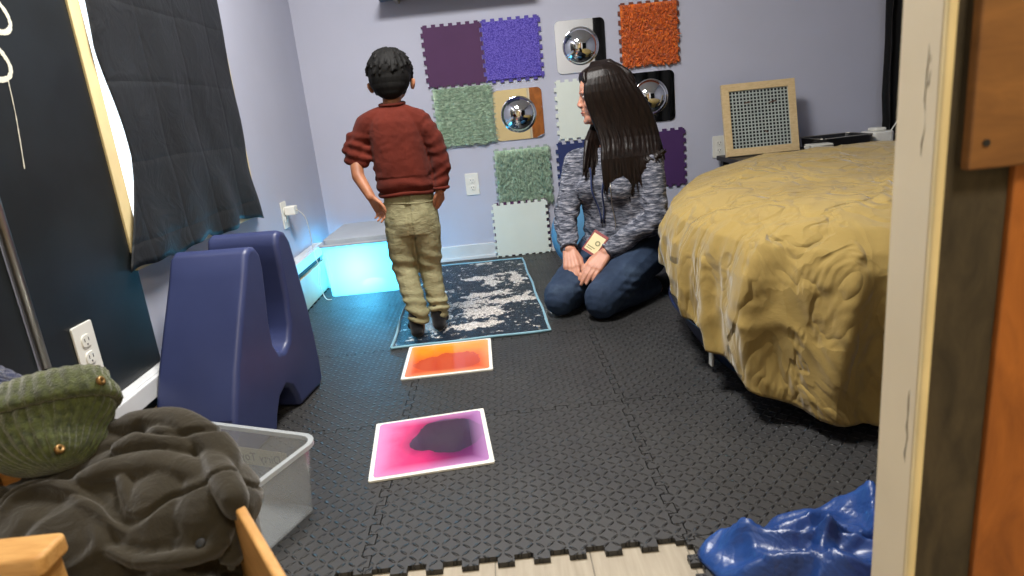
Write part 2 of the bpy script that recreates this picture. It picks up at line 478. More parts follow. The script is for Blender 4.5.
def tufts(x, z, w, h, nn, length, wid, flow, spread, seed, lift=0.35):
    """a pile of small tapered tufts rooted on the foam; flow = lie direction in the wall plane"""
    rnd = random.Random(seed); bm = bmesh.new()
    box(bm, (x + 0.006, -0.014, z + 0.006), (x + w - 0.006, -0.0106, z + h - 0.006))
    for i in range(nn):
        px = x + 0.006 + rnd.random()*(w - 0.012); pz = z + 0.006 + rnd.random()*(h - 0.012)
        nz = noise.noise(Vector((px*22, pz*22, seed)))
        a = flow + nz*spread + (rnd.random() - 0.5)*0.7
        dx, dz = math.cos(a), math.sin(a); L = length*(0.6 + 0.7*rnd.random())
        up = lift*(0.6 + 0.8*rnd.random())
        p0 = Vector((px, -0.0125, pz)); p1 = p0 + Vector((dx*L*0.5, -L*up, dz*L*0.5)); p2 = p0 + Vector((dx*L, -L*up*1.05, dz*L))
        s = Vector((-dz, 0, dx))*wid; o = Vector((0, -wid*0.8, 0))
        a0, a1, a2 = bm.verts.new(p0 - s), bm.verts.new(p0 + s), bm.verts.new(p0 + o)
        b0, b1, b2 = bm.verts.new(p1 - s*0.8), bm.verts.new(p1 + s*0.8), bm.verts.new(p1 + o)
        t = bm.verts.new(p2)
        for f in ((a0, b0, b2, a2), (a2, b2, b1, a1), (a1, b1, b0, a0), (b0, t, b2), (b2, t, b1), (b1, t, b0)): bm.faces.new(f)
    return bm
def tile_thing(label, x, z, w=TL, h=TL):
    return thing('foam_wall_tile', label, 'wall tile', (x + w/2, 0, z))
t = tile_base(None, 0.661, 0.962, TL, TL, M['eva_purple'], name='foam_wall_tile'); meta(t, 'smooth purple puzzle foam tile at the upper left of the wall display', 'wall tile')
r = tile_thing('blue-violet looped carpet tile with puzzle edge, right of the smooth purple tile', 0.972, 0.962)
tile_base(None, 0.972, 0.962, TL, TL, plain('violet_foam', '#4f449c', 0.75, var=0.03), parent=r)
bm = B((0.981, -0.015, 0.971), (1.273, -0.0107, 1.263)); fin('carpet', bm, M['loop'], r, bevel=0.003)
r = tile_thing('sage green shaggy tile with sideways pile, below the smooth purple tile', 0.676, 0.648)
tile_base(None, 0.676, 0.648, TL, TL, M['eva_grey'], parent=r)
meta(fin('pile', tufts(0.676, 0.648, TL, TL, 4200, 0.036, 0.0017, -0.10, 0.9, 5, 0.16), M['fur_green'], r, smooth=True), kind='stuff')
r = tile_thing('sage green shaggy tile with upright pile, above the white tile on the floor', 0.971, 0.300)
tile_base(None, 0.971, 0.300, TL, 0.305, M['eva_grey'], parent=r)
meta(fin('pile', tufts(0.971, 0.300, TL, 0.305, 4200, 0.036, 0.0017, -1.35, 0.7, 9, 0.16), M['fur_green'], r, smooth=True), kind='stuff')
r = tile_thing('bright orange shaggy tile at the top right of the wall display', 1.704, 0.968)
tile_base(None, 1.704, 0.968, TL, 0.316, M['eva_rust'], parent=r)
meta(fin('pile', tufts(1.704, 0.968, TL, 0.316, 3800, 0.022, 0.0030, -1.57, 2.2, 4, 0.32), M['fur_orange'], r, smooth=True), kind='stuff')
t = tile_base(None, 1.338, 0.622, TL, TL, M['eva_white'], name='foam_wall_tile'); meta(t, 'off-white puzzle foam tile partly hidden behind the head of the kneeling person', 'wall tile')
t = tile_base(None, 1.722, 0.312, TL, TL, M['eva_violet'], name='foam_wall_tile'); meta(t, 'dark violet puzzle foam tile below the right-hand dome mirror', 'wall tile')
t = tile_base(None, 1.322, 0.296, TL, TL, M['eva_navy'], name='foam_wall_tile'); meta(t, 'navy blue puzzle foam tile almost hidden behind the kneeling person', 'wall tile')
# white tile standing on the floor, leaning back, with a purple one behind it
t = tile_base(None, 0.940, 0.0115, 0.302, 0.300, M['eva_purple'], thick=0.009, y=-0.021, name='foam_wall_tile', tilt=0.0, n=13)
meta(t, 'purple puzzle foam tile showing only its edge behind the white tile on the floor', 'wall tile')
t = tile_base(None, 0.932, 0.0115, 0.306, 0.298, M['eva_white'], thick=0.009, y=-0.036, name='foam_wall_tile', tilt=-0.018, n=15)
meta(t, 'white puzzle foam tile standing on the floor against the back wall', 'wall tile')

# dome mirrors
k = NT('mirror_acrylic', 0.015, 1.0); k.color(lin('#e4e6e8'))
k.bump(k.noise(3, 2), 0.05, 0.004); M['mirror'] = k.m
def dome_mirror(label, x, z):
    S_ = 0.268; r = thing('dome_mirror', label, 'mirror', (x, 0, z), group=None)
    bm = bmesh.new(); prism(bm, rrect(-S_/2, -S_/2, S_/2, S_/2, 0.028, 6), 0.006)
    bmesh.ops.transform(bm, matrix=wall_mtx(x, z), verts=bm.verts)
    fin('mirror_plate', bm, M['mirror'], r, bevel=0.0012)
    R_ = 0.094; hh = 0.048; rad = (R_*R_ + hh*hh)/(2*hh); prof = []
    for i in range(25):
        a = math.asin(R_/rad)*(1 - i/24); prof.append((rad*math.sin(a) if i < 24 else 0, rad*math.cos(a) - rad + hh + 0.0062))
    bm = bmesh.new(); lathe(bm, [(R_ + 0.003, 0.0062), (R_ + 0.003, 0.0072)] + prof, 64)
    bmesh.ops.transform(bm, matrix=wall_mtx(x, z), verts=bm.verts)
    fin('mirror_dome', bm, M['mirror'], r, smooth=True)
dome_mirror('square mirror with bulging round dome, left of the other two, beside the sage tile', 1.131, 0.783)
dome_mirror('square mirror with bulging round dome, upper middle one left of the orange tile', 1.492, 1.100)
dome_mirror('square mirror with bulging round dome, right-hand one below the orange tile', 1.852, 0.802)

# outlets
k = NT('outlet_slot', 0.5); k.color(lin('#2b2b2b')); M['slot'] = k.m
def outlet(label, o, ux, nrm, plug=None):
    """o: centre, ux: sideways direction, nrm: out of the wall"""
    r = thing('wall_outlet', label, 'outlet', o)
    mt = Matrix((Vector(ux), Vector((0, 0, 1)), Vector(nrm))).transposed().to_4x4(); mt.translation = Vector(o)
    bm = bmesh.new(); prism(bm, rrect(-0.037, -0.060, 0.037, 0.060, 0.005), 0.005); bmesh.ops.transform(bm, matrix=mt, verts=bm.verts)
    fin('cover_plate', bm, M['white_plastic'], r, bevel=0.0015)
    for s in (0.020, -0.020):
        bm = bmesh.new(); prism(bm, rrect(-0.017, s - 0.0145, 0.017, s + 0.0145, 0.012), 0.0075); bmesh.ops.transform(bm, matrix=mt, verts=bm.verts)
        f = fin('socket', bm, M['white_plastic'], r, bevel=0.001)
        bm = bmesh.new()
        for dx in (-0.007, 0.007): box(bm, (dx - 0.0012, s - 0.001, 0.0072), (dx + 0.0012, s + 0.007, 0.0079))
        box(bm, (-0.002, s - 0.010, 0.0072), (0.002, s - 0.006, 0.0079))
        bmesh.ops.transform(bm, matrix=mt, verts=bm.verts); fin('slots', bm, M['slot'], f)
    return r
outlet('white double wall outlet on the back wall behind the child', (0.837, -0.0005, 0.433), (1, 0, 0), (0, -1, 0))
outlet('white double wall outlet set in the black chalkboard panel', (0.0125, -2.262, 0.392), (0, 1, 0), (1, 0, 0))
outlet('white wall outlet with a plug, on the left wall above the glowing bin', (0.0005, -0.700, 0.455), (0, 1, 0), (1, 0, 0))
outlet('white outlet low on the back wall beside the grid frame', (2.225, -0.0005, 0.500), (1, 0, 0), (0, -1, 0))
ad = thing('power_adapter', 'cream plug-in power adapter with a thin cord on the left wall', 'power adapter', (0.03, -0.69, 0.47))
fin('body', B((0.0085, -0.715, 0.452), (0.055, -0.665, 0.492)), M['white_plastic'], ad, bevel=0.004)
bm = bmesh.new(); tube(bm, catmull([(0.055, -0.69, 0.475), (0.080, -0.66, 0.43), (0.078, -0.62, 0.33), (0.072, -0.60, 0.26), (0.085, -0.60, 0.17), (0.070, -0.59, 0.10), (0.075, -0.575, 0.035), (0.095, -0.60, 0.0155), (0.12, -0.61, 0.0150)], 6), 0.0022, 6)
fin('cord', bm, M['white_plastic'], ad, smooth=True)

# shelf at the top of the back wall
sh = thing('wall_shelf', 'blue-grey wall shelf whose underside shows at the top of the back wall', 'shelf', (0.75, 0, 1.40))
fin('board', B((0.47, -0.16, 1.412), (1.25, -0.0005, 1.430)), plain('blue_grey_laminate', '#4b6273', 0.4), sh, bevel=0.002)
for xx in (0.55, 1.15): fin('bracket', B((xx, -0.13, 1.395), (xx + 0.02, -0.0005, 1.4115)), M['steel'], sh, bevel=0.001)

# black curtain hanging at the right end of the back wall
M['black_cloth'] = fabric('black_cloth', '#0b0b0d', 0.85)
def wavy_curtain(name, label, p0, p1, z0, z1, nrm, folds, amp, mat, seed=0):
    bm = bmesh.new(); N = 90; K = 14; g = []
    p0, p1, nrm = Vector(p0), Vector(p1), Vector(nrm)
    for i in range(N+1):
        t = i/N; col = []
        for j in range(K+1):
            s = j/K; z = z0 + (z1 - z0)*s
            o = amp*(0.5 + 0.5*math.sin(t*folds*2*PI + 0.6*noise.noise(Vector((t*3, s*2, seed))) * 3)) + 0.004
            w = (0.016 if seed == 1 else 0.006)*noise.noise(Vector((t*3, s*26, seed + 4)))
            col.append(bm.verts.new(p0.lerp(p1, t) + nrm*(o) + (p1 - p0).normalized()*w + Vector((0, 0, z))))
        g.append(col)
    for i in range(N):
        for j in range(K): bm.faces.new((g[i][j], g[i+1][j], g[i+1][j+1], g[i][j+1]))
    o = fin(name, bm, mat, base=((p0 + p1)/2 + Vector((0, 0, z0))), smooth=True)
    s = o.modifiers.new('s', 'SOLIDIFY'); s.thickness = 0.002; s.offset = 1
    return meta(o, label, 'curtain')
wavy_curtain('black_curtain', 'black curtain with wavy edge at the far right end of the back wall', (3.115, -0.002, 0), (3.43, -0.002, 0), 0.02, 1.9, (0, -1, 0), 4, 0.045, M['black_cloth'], 1)
wavy_curtain('black_curtain', 'black curtain on the wall beside the doorway, seen only in the dome mirrors', (2.05, YF + 0.002, 0), (3.3, YF + 0.002, 0), 0.05, 1.95, (0, 1, 0), 9, 0.05, M['black_cloth'], 2)

# blackout curtain over the window
k = NT('blackout_fabric', 0.55, 0, 0.35)
k.color(k.ramp(k.noise(4, 4), [(0.3, lin('#17191b')), (0.7, lin('#1f2225'))]))
_, cy, cz = k.sep()
def crease(u, period, off, wob):
    f = k.ma('ABSOLUTE', k.ma('SUBTRACT', k.ma('FRACT', k.ma('ADD', k.ma('MULTIPLY', k.ma('ADD', u, k.ma('MULTIPLY', k.noise(3.0, 2), wob)), 1/period), off)), 0.5))
    return k.ma('SMOOTH_MIN', k.ma('MULTIPLY', f, period*20), 0.25, 0.2)
hh_ = k.ma('ADD', crease(cz, 0.205, 0.12, 0.03), crease(cy, 0.235, 0.3, 0.03))
nb = k.bump(hh_, 0.9, 0.008); k.bump(k.noise(11, 4, 0.6, dist=1.0), 0.5, 0.012, nb)
M['blackout'] = k.m
def interp(pts, z):
    for (y0, z0), (y1, z1) in zip(pts, pts[1:]):
        if z <= z0 and z >= z1: return y0 + (y1 - y0)*(z0 - z)/(z0 - z1 + 1e-9)
    return pts[0][0] if z > pts[0][1] else pts[-1][0]
Lp = [(-1.940, 1.75), (-1.945, 1.20), (-1.955, 1.06), (-1.930, 0.95), (-1.912, 0.86), (-1.905, 0.80), (-1.925, 0.74), (-2.000, 0.60), (-2.050, 0.512)]
Rp = [(-1.06, 1.75), (-1.074, 1.30), (-1.088, 1.15), (-1.090, 0.88), (-1.116, 0.520)]
bm = bmesh.new(); NY, NZ = 64, 74; gg = []
for j in range(NZ+1):
    s = j/NZ; row = []
    for i in range(NY+1):
        t = i/NY; zb = 0.516 + 0.010*math.sin(t*17) * (0.4 + t) + 0.004*math.sin(t*41)
        z = 1.75 + (zb - 1.75)*s
        y = interp(Lp, z) + (interp(Rp, z) - interp(Lp, z))*t
        low = max(0, (0.80 - z)/0.3)
        x = 0.030 + 0.008*noise.noise(Vector((y*6, z*5, 1))) + 0.016*low*math.sin(t*22 + 1.5*math.sin(z*9)) * (0.4 + 0.6*t) + 0.012*low
        row.append(bm.verts.new((max(x, 0.024), y, z)))
    gg.append(row)
for j in range(NZ):
    for i in range(NY): bm.faces.new((gg[j][i], gg[j][i+1], gg[j+1][i+1], gg[j+1][i]))
cu = fin('blackout_curtain', bm, M['blackout'], base=(0.03, -1.5, 0.516), smooth=True)
s = cu.modifiers.new('s', 'SOLIDIFY'); s.thickness = 0.0015
meta(cu, 'creased black blackout curtain pinned over the window on the left wall', 'curtain')

# ceiling light and hall light fixtures (seen in the mirrors)
k = NT('lamp_diffuser', 0.5); k.color(lin('#ffffff')); k.b.inputs['Emission Color'].default_value = (1, 0.96, 0.90, 1); k.b.inputs['Emission Strength'].default_value = 6.0
M['diffuser'] = k.m
for nm, x, y, lb in (('ceiling_light', 0.80, -1.9, 'flat square ceiling light of the room, seen in the dome mirrors'), ('ceiling_light', 1.5, -4.3, 'flat square ceiling light of the hall beyond the doorway')):
    r = thing(nm, lb, 'light', (x, y, ZC))
    bm = bmesh.new()
    for lo, hi in (((-0.33, -0.33), (0.33, -0.30)), ((-0.33, 0.30), (0.33, 0.33)), ((-0.33, -0.30), (-0.30, 0.30)), ((0.30, -0.30), (0.33, 0.30))):
        box(bm, (x + lo[0], y + lo[1], ZC - 0.03), (x + hi[0], y + hi[1], ZC - 0.0005))
    fin('frame', bm, M['white_plastic'], r)
    fin('diffuser', B((x - 0.299, y - 0.299, ZC - 0.02), (x + 0.299, y + 0.299, ZC - 0.012)), M['diffuser'], r)

# doorway: jamb, casing and open wall framing at the right of the picture
dj = bpy.data.objects.new('door_1', None); COL.objects.link(dj); dj.location = (1.45, -3.1, 0); dj['kind'] = 'structure'
JY = -3.120
bm = bmesh.new(); prism(bm, [(1.3570, JY), (1.3800, JY), (1.3800, -3.045), (1.3680, -3.045)], 2.05)
fin('jamb', bm, M['cream_trim'], dj, bevel=0.0015)
fin('lit_edge_strip', B((1.3565, JY - 0.008, 0), (1.3650, JY - 0.0002, 2.05)), M['cream_light'], dj, bevel=0.003)  # paler cream paints in the light caught along the jamb edge
fin('dark_stud', B((1.3652, JY - 0.004, 0), (1.4230, JY - 0.0002, 2.05)), M['stud_dark'], dj, bevel=0.001)  # dark board filling the gap between jamb and orange stud
fin('jamb_back', B((1.3802, JY, 0), (1.4230, -3.05, 2.05)), M['stud'], dj)
fin('orange_stud', B((1.4232, JY - 0.010, 0), (1.60, -3.05, 2.05)), M['stud'], dj, bevel=0.002)
fin('plywood_patch', B((1.3735, JY - 0.022, 0.735), (1.58, JY - 0.0102, 1.35)), M['ply'], dj, bevel=0.002)
fin('packing_strip', B((1.3740, JY - 0.0100, 0.74), (1.4225, JY - 0.0042, 1.34)), M['stud_dark'], dj)
bm = bmesh.new(); cyl(bm, (1.3860, JY - 0.0218, 0.757), (1.3860, JY - 0.0235, 0.757), 0.0030, 12)
fin('screw', bm, M['dark'], dj)
bm = bmesh.new(); rnd = random.Random(2)
for z0, z1, y in ((0.745, 0.842, -3.100), (0.805, 0.835, -3.104), (0.44, 0.52, -3.108)):
    pts = [(1.3572 + (y - JY)*0.1467, y + rnd.uniform(-0.002, 0.002), z0 + (z1 - z0)*i/8) for i in range(9)]
    tube(bm, pts, [0.0002] + [0.0004 + 0.0006*rnd.random() for _ in range(7)] + [0.0002], 5)
fin('crack', bm, M['stud_dark'], dj)

# ------------------------------------------------------------------ floor chair (blue moulded foam)
k = NT('blue_moulded_vinyl', 0.42, 0, 0.45)
k.color(k.ramp(k.noise(5, 4), [(0.3, lin('#2b3359')), (0.7, lin('#353e66'))])); k.bump(k.noise(260, 2), 0.12, 0.0008)
M['blue_vinyl'] = k.m
ch = thing('floor_chair', 'dark blue moulded floor chair with deep U-shaped slot, standing against the left wall', 'chair', (0.19, -1.90, 0.0115))
th = math.radians(8); dv = Vector((math.sin(th), math.cos(th), 0)); nv = Vector((math.cos(th), -math.sin(th), 0))
prof = [(-0.225, 0.0), (0.010, 0.0), (0.028, 0.040), (0.060, 0.080), (0.100, 0.094), (0.135, 0.075), (0.155, 0.035), (0.165, 0.0),
        (0.325, 0.0), (0.345, 0.020), (0.348, 0.080), (0.344, 0.170), (0.334, 0.290), (0.312, 0.420), (0.298, 0.490), (0.275, 0.522), (0.245, 0.532),
        (0.220, 0.522), (0.208, 0.490), (0.208, 0.440), (0.208, 0.340), (0.195, 0.255), (0.170, 0.212), (0.135, 0.195), (0.100, 0.203), (0.080, 0.235),
        (0.083, 0.300), (0.098, 0.380), (0.110, 0.450), (0.108, 0.492), (0.088, 0.516), (0.058, 0.522), (0.032, 0.508), (0.002, 0.452), (-0.060, 0.350), (-0.125, 0.240), (-0.180, 0.125)]
cmt = Matrix((dv, Vector((0, 0, 1)), nv)).transposed().to_4x4(); cmt.translation = Vector((0.292, -2.0, 0.0115)) - nv*0.224
bm = bmesh.new(); prism(bm, prof, 0.224, cmt)
o = fin('body', bm, M['blue_vinyl'], ch, bevel=0.016, seg=4)
o.modifiers['bevel'].angle_limit = math.radians(50)
o.data.polygons.foreach_set('use_smooth', [True]*len(o.data.polygons)); wn = o.modifiers.new('wn', 'WEIGHTED_NORMAL')
# moulded seams on the near face
def on_near(u, z, off=0.0008):
    # near face: interpolate the profile's front edge at height z; u = 0..1 from wall side to room side
    seq = [(-0.225, 0.0), (-0.180, 0.125), (-0.125, 0.240), (-0.060, 0.350), (0.002, 0.452)]
    for (s0, z0), (s1, z1) in zip(seq, seq[1:]):
        if z0 <= z <= z1: sgm = s0 + (s1 - s0)*(z - z0)/(z1 - z0); break
    return cmt @ Vector((sgm - off, z, 0.232*u))
bm = bmesh.new(); tube(bm, [on_near(0.62, 0.02), on_near(0.62, 0.075), on_near(0.615, 0.124)], 0.0016, 6)
fin('seam', bm, plain('seam_dark_blue', '#1c2450', 0.5), ch)
bm = bmesh.new(); tube(bm, [on_near(0.08, 0.128), on_near(0.5, 0.129), on_near(0.93, 0.130)], 0.0012, 6)
fin('seam', bm, bpy.data.materials['seam_dark_blue'], ch)
bm = bmesh.new(); q = Matrix.Translation((0.045, -2.175, 0.10)) @ Matrix.Rotation(math.radians(-20), 4, 'Z')
box(bm, (-0.004, -0.012, -0.035), (0.002, 0.012, 0.035), q)
fin('white_tag', bm, M['white_plastic'], ch)

# ------------------------------------------------------------------ sequin mat
k = NT('sequin_fabric', 0.35, 0.0, 0.25)
x_, y_, _ = k.sep()
vc = k.voro(210, out='Color'); vd = k.voro(210)
wob = k.noise(14, 4, 0.65); wob2 = k.noise(14, 4, 0.65, k.vec((1, 1, 1), (0, 0, 1.3)))
xx = k.ma('ADD', x_, k.ma('MULTIPLY', k.ma('SUBTRACT', wob, 0.5), 0.20)); yy = k.ma('ADD', y_, k.ma('MULTIPLY', k.ma('SUBTRACT', wob2, 0.5), 0.22))
def blob_mask(cx, cy, rx, ry, prev):
    d2 = k.ma('ADD', k.ma('POWER', k.ma('DIVIDE', k.ma('ABSOLUTE', k.ma('SUBTRACT', xx, cx)), rx), 2.0), k.ma('POWER', k.ma('DIVIDE', k.ma('ABSOLUTE', k.ma('SUBTRACT', yy, cy)), ry), 2.0))
    g = k.ma('SUBTRACT', 1.0, d2)
    return g if prev is None else k.ma('MAXIMUM', prev, g)
msk = None
msk = blob_mask(0.10, 0.19, 0.045, 0.14, msk)
msk = blob_mask(0.02, 0.27, 0.07, 0.035, msk)
msk = blob_mask(0.22, 0.20, 0.045, 0.15, msk)
msk = blob_mask(0.17, 0.33, 0.07, 0.035, msk)
msk = blob_mask(0.08, -0.04, 0.15, 0.05, msk)
msk = blob_mask(-0.12, -0.18, 0.05, 0.07, msk)
msk = blob_mask(0.18, -0.16, 0.12, 0.05, msk)
msk = blob_mask(-0.14, -0.38, 0.08, 0.15, msk)
msk = blob_mask(0.06, -0.30, 0.10, 0.10, msk)
msk = blob_mask(0.02, -0.47, 0.13, 0.055, msk)
msk = blob_mask(-0.14, 0.06, 0.04, 0.05, msk)
msk = blob_mask(0.25,-0.12,0.03,0.10, msk)
msk = blob_mask(0.05,0.58,0.06,0.03, msk)
msk = blob_mask(0.0,-0.15,0.10,0.07, msk)
fine = k.ma('MULTIPLY', k.ma('SUBTRACT', k.noise(70, 3, 0.7), 0.5), 2.6)
sil = k.ma('GREATER_THAN', k.ma('ADD', msk, fine), 0.30)
spk = k.ma('GREATER_THAN', k.ma('MULTIPLY', k.noise(26, 5, 0.75), 1.0), 0.60)
sil = k.ma('MAXIMUM', sil, k.ma('MULTIPLY', spk, 1.0))
navy = k.mix(k.ramp(vc, [(0.2, (0, 0, 0, 1)), (0.9, (1, 1, 1, 1))]), lin('#040b14'), lin('#10253a'))
silver = k.mix(k.ramp(vc, [(0.2, (0, 0, 0, 1)), (0.8, (1, 1, 1, 1))]), lin('#a89f96'), lin('#f6efe6'))
k.color(k.mix(sil, navy, silver))
k.put(k.b.inputs['Metallic'], k.ma('MULTIPLY', sil, 0.25))
k.bump(k.ma('ADD', k.ma('MULTIPLY', k.noise(190, 1), 1.0), k.ma('MULTIPLY', vd, 1.0)), 0.8, 0.004)
M['sequin'] = k.m
M['teal_trim'] = fabric('pale_teal_binding', '#7fa9b8', 0.7)
mt_c = [(0.528, -1.408), (1.118, -1.388), (1.072, -0.150), (0.482, -0.130)]
sm = thing('sequin_mat', 'navy sequin mat with silver swirls and pale blue border, under the standing child', 'mat', (0.80, -0.77, 0.0115))
bm = bmesh.new(); N = 24; gg = []
def bil(u, v):
    a = Vector(mt_c[0]).lerp(Vector(mt_c[1]), u); b = Vector(mt_c[3]).lerp(Vector(mt_c[2]), u); return a.lerp(b, v)
top = []; bot = []
for j in range(2*N + 1):
    r1 = []; r2 = []
    for i in range(N + 1):
        p = bil(i/N, j/(2*N)); h = 0.0040 + 0.0018*noise.noise(Vector((p.x*9, p.y*9, 0)))
        r1.append(bm.verts.new((p.x, p.y, 0.0118 + h))); r2.append(bm.verts.new((p.x, p.y, 0.0118)))
    top.append(r1); bot.append(r2)
for j in range(2*N):
    for i in range(N):
        bm.faces.new((top[j][i], top[j][i+1], top[j+1][i+1], top[j+1][i])); bm.faces.new((bot[j][i], bot[j+1][i], bot[j+1][i+1], bot[j][i+1]))
fin('sequin_top', bm, M['sequin'], sm, smooth=True)
bm = bmesh.new(); P = []
for a, b in zip(mt_c, mt_c[1:] + mt_c[:1]):
    for i in range(14):
        q = Vector(a).lerp(Vector(b), i/14); P.append((q.x + 0.0025*math.sin(i*1.3 + a[0]*9), q.y + 0.003*math.sin(i*0.9), 0.0165))
P.append(P[0]); tube(bm, P, 0.0052, 8, cap=False)
fin('border', bm, M['teal_trim'], sm, smooth=True)

# ------------------------------------------------------------------ liquid gel floor tiles
def gel_tile(label, corners, build):
    c = Vector((sum(p[0] for p in corners)/4, sum(p[1] for p in corners)/4, 0.0113))
    r = thing('gel_floor_tile', label, 'gel tile', c, math.atan2(corners[1][1]-corners[0][1], corners[1][0]-corners[0][0]))
    w, h = 0.300, 0.300
    bm = bmesh.new(); prism(bm, rrect(-w/2, -h/2, w/2, h/2, 0.004, 3), 0.0060)
    fin('white_border', bm, M['white_plastic'], r, world=False, bevel=0.001)
    k = NT('gel_liquid_' + label[:4], 0.18, 0, 0.5); k.b.inputs['Coat Weight'].default_value = 0.5; k.b.inputs['Coat Roughness'].default_value = 0.08
    build(k); bm = bmesh.new(); prism(bm, rrect(-w/2 + 0.011, -h/2 + 0.011, w/2 - 0.011, h/2 - 0.011, 0.012, 4), 0.0068)
    bmesh.ops.translate(bm, vec=(0, 0, 0.0002), verts=bm.verts)
    fin('gel_sheet', bm, k.m, r, world=False, bevel=0.0006)
def gel_pink(k):
    x, y, _ = k.sep(); wx = k.ma('SUBTRACT', k.noise(16, 5, 0.65), 0.5); wy = k.ma('SUBTRACT', k.noise(9, 4, 0.6, k.vec((1, 1, 1), (0, 0, 2))), 0.5)
    base = k.ramp(k.ma('ADD', k.ma('MULTIPLY', x, 3.0), k.ma('ADD', 0.5, k.ma('MULTIPLY', wy, 0.25))), [(0.06, lin('#c878ae')), (0.30, lin('#d0316f')), (0.62, lin('#a82c66')), (0.86, lin('#8a4f8c'))])
    def sd(cx, cy, rx, ry): return k.ma('ADD', k.ma('POWER', k.ma('DIVIDE', k.ma('ABSOLUTE', k.ma('SUBTRACT', k.ma('ADD', x, k.ma('MULTIPLY', wx, 0.035)), cx)), rx), 2.0), k.ma('POWER', k.ma('DIVIDE', k.ma('ABSOLUTE', k.ma('SUBTRACT', k.ma('ADD', y, k.ma('MULTIPLY', wy, 0.07)), cy)), ry), 2.0))
    e = k.ma('MINIMUM', sd(0.050, 0.020, 0.100, 0.105), sd(0.010, 0.00, 0.075, 0.060))
    e2 = k.ma('MINIMUM', e, sd(0.070, -0.01, 0.085, 0.125))
    soft = k.ramp(e2, [(0.0, (1, 1, 1, 1)), (1.35, (0, 0, 0, 1))]) if False else k.ma('SUBTRACT', 1.0, k.ma('MULTIPLY', e2, 0.62), clamp=True)
    c1 = k.mix(soft, base, lin('#3c1b45'))
    hard = k.ma('LESS_THAN', e, 0.80)
    c2 = k.mix(k.ma('MULTIPLY', hard, 0.92), c1, lin('#332a40'))
    edge = k.ma('MAXIMUM', k.ma('ABSOLUTE', x), k.ma('ABSOLUTE', y))
    ed = k.ma('MULTIPLY', k.ma('SUBTRACT', edge, 0.100), 22.0, clamp=True)
    k.color(k.mix(k.ma('MULTIPLY', ed, 0.75), c2, lin('#b98cc0')))
def gel_orange(k):
    x, y, _ = k.sep(); wy = k.ma('SUBTRACT', k.noise(11, 4, 0.6), 0.5)
    yy = k.ma('ADD', y, k.ma('MULTIPLY', wy, 0.10))
    base = k.ramp(k.ma('ADD', k.ma('MULTIPLY', yy, 3.2), 0.5), [(0.1, lin('#c2401f')), (0.45, lin('#de5a22')), (0.75, lin('#ee8a1e')), (0.95, lin('#f2a03a'))])
    e = k.ma('ADD', k.ma('POWER', k.ma('DIVIDE', k.ma('ABSOLUTE', k.ma('SUBTRACT', x, 0.005)), 0.125), 2.0), k.ma('POWER', k.ma('DIVIDE', k.ma('ABSOLUTE', k.ma('SUBTRACT', yy, -0.045)), 0.085), 2.0))
    m = k.ma('LESS_THAN', k.ma('ADD', e, k.ma('MULTIPLY', wy, 1.2)), 0.85)
    c1 = k.mix(k.ma('MULTIPLY', m, 0.8), base, lin('#b03a26'))
    edge = k.ma('MAXIMUM', k.ma('ABSOLUTE', x), k.ma('ABSOLUTE', y))
    ed = k.ma('MULTIPLY', k.ma('SUBTRACT', edge, 0.105), 24.0, clamp=True)
    k.color(k.mix(k.ma('MULTIPLY', ed, 0.6), c1, lin('#f0a56a')))
gel_tile('square gel tile of pink and dark purple liquid with white border, nearest on the floor', [(0.605, -2.318), (0.902, -2.288), (0.876, -1.994), (0.573, -2.018)], gel_pink)
gel_tile('square gel tile of orange and red liquid with white border, in front of the sequin mat', [(0.600, -1.713), (0.900, -1.706), (0.890, -1.415), (0.602, -1.418)], gel_orange)

# ------------------------------------------------------------------ glowing storage bin
k = NT('frosted_plastic', 0.4)
k.t.nodes.remove(k.b); out = [n for n in k.t.nodes if n.type == 'OUTPUT_MATERIAL'][0]
tl = k.n('ShaderNodeBsdfTranslucent'); tl.inputs[0].default_value = (0.50, 0.54, 0.56, 1)
df = k.n('ShaderNodeBsdfDiffuse'); df.inputs[0].default_value = (0.55, 0.58, 0.60, 1)
tr = k.n('ShaderNodeBsdfTransparent'); gl = k.n('ShaderNodeBsdfGlossy'); gl.inputs['Roughness'].default_value = 0.25
m1 = k.n('ShaderNodeMixShader'); m1.inputs[0].default_value = 0.35; k.t.links.new(tl.outputs[0], m1.inputs[1]); k.t.links.new(df.outputs[0], m1.inputs[2])
m2 = k.n('ShaderNodeMixShader'); m2.inputs[0].default_value = 0.26; k.t.links.new(m1.outputs[0], m2.inputs[1]); k.t.links.new(tr.outputs[0], m2.inputs[2])
m3 = k.n('ShaderNodeMixShader'); m3.inputs[0].default_value = 0.06; k.t.links.new(m2.outputs[0], m3.inputs[1]); k.t.links.new(gl.outputs[0], m3.inputs[2])
k.t.links.new(m3.outputs[0], out.inputs[0]); M['frost'] = k.m
lb = thing('light_bin', 'frosted plastic storage bin glowing cyan from a light inside, in the back left corner', 'storage bin', (0.27, -0.30, 0.0115))
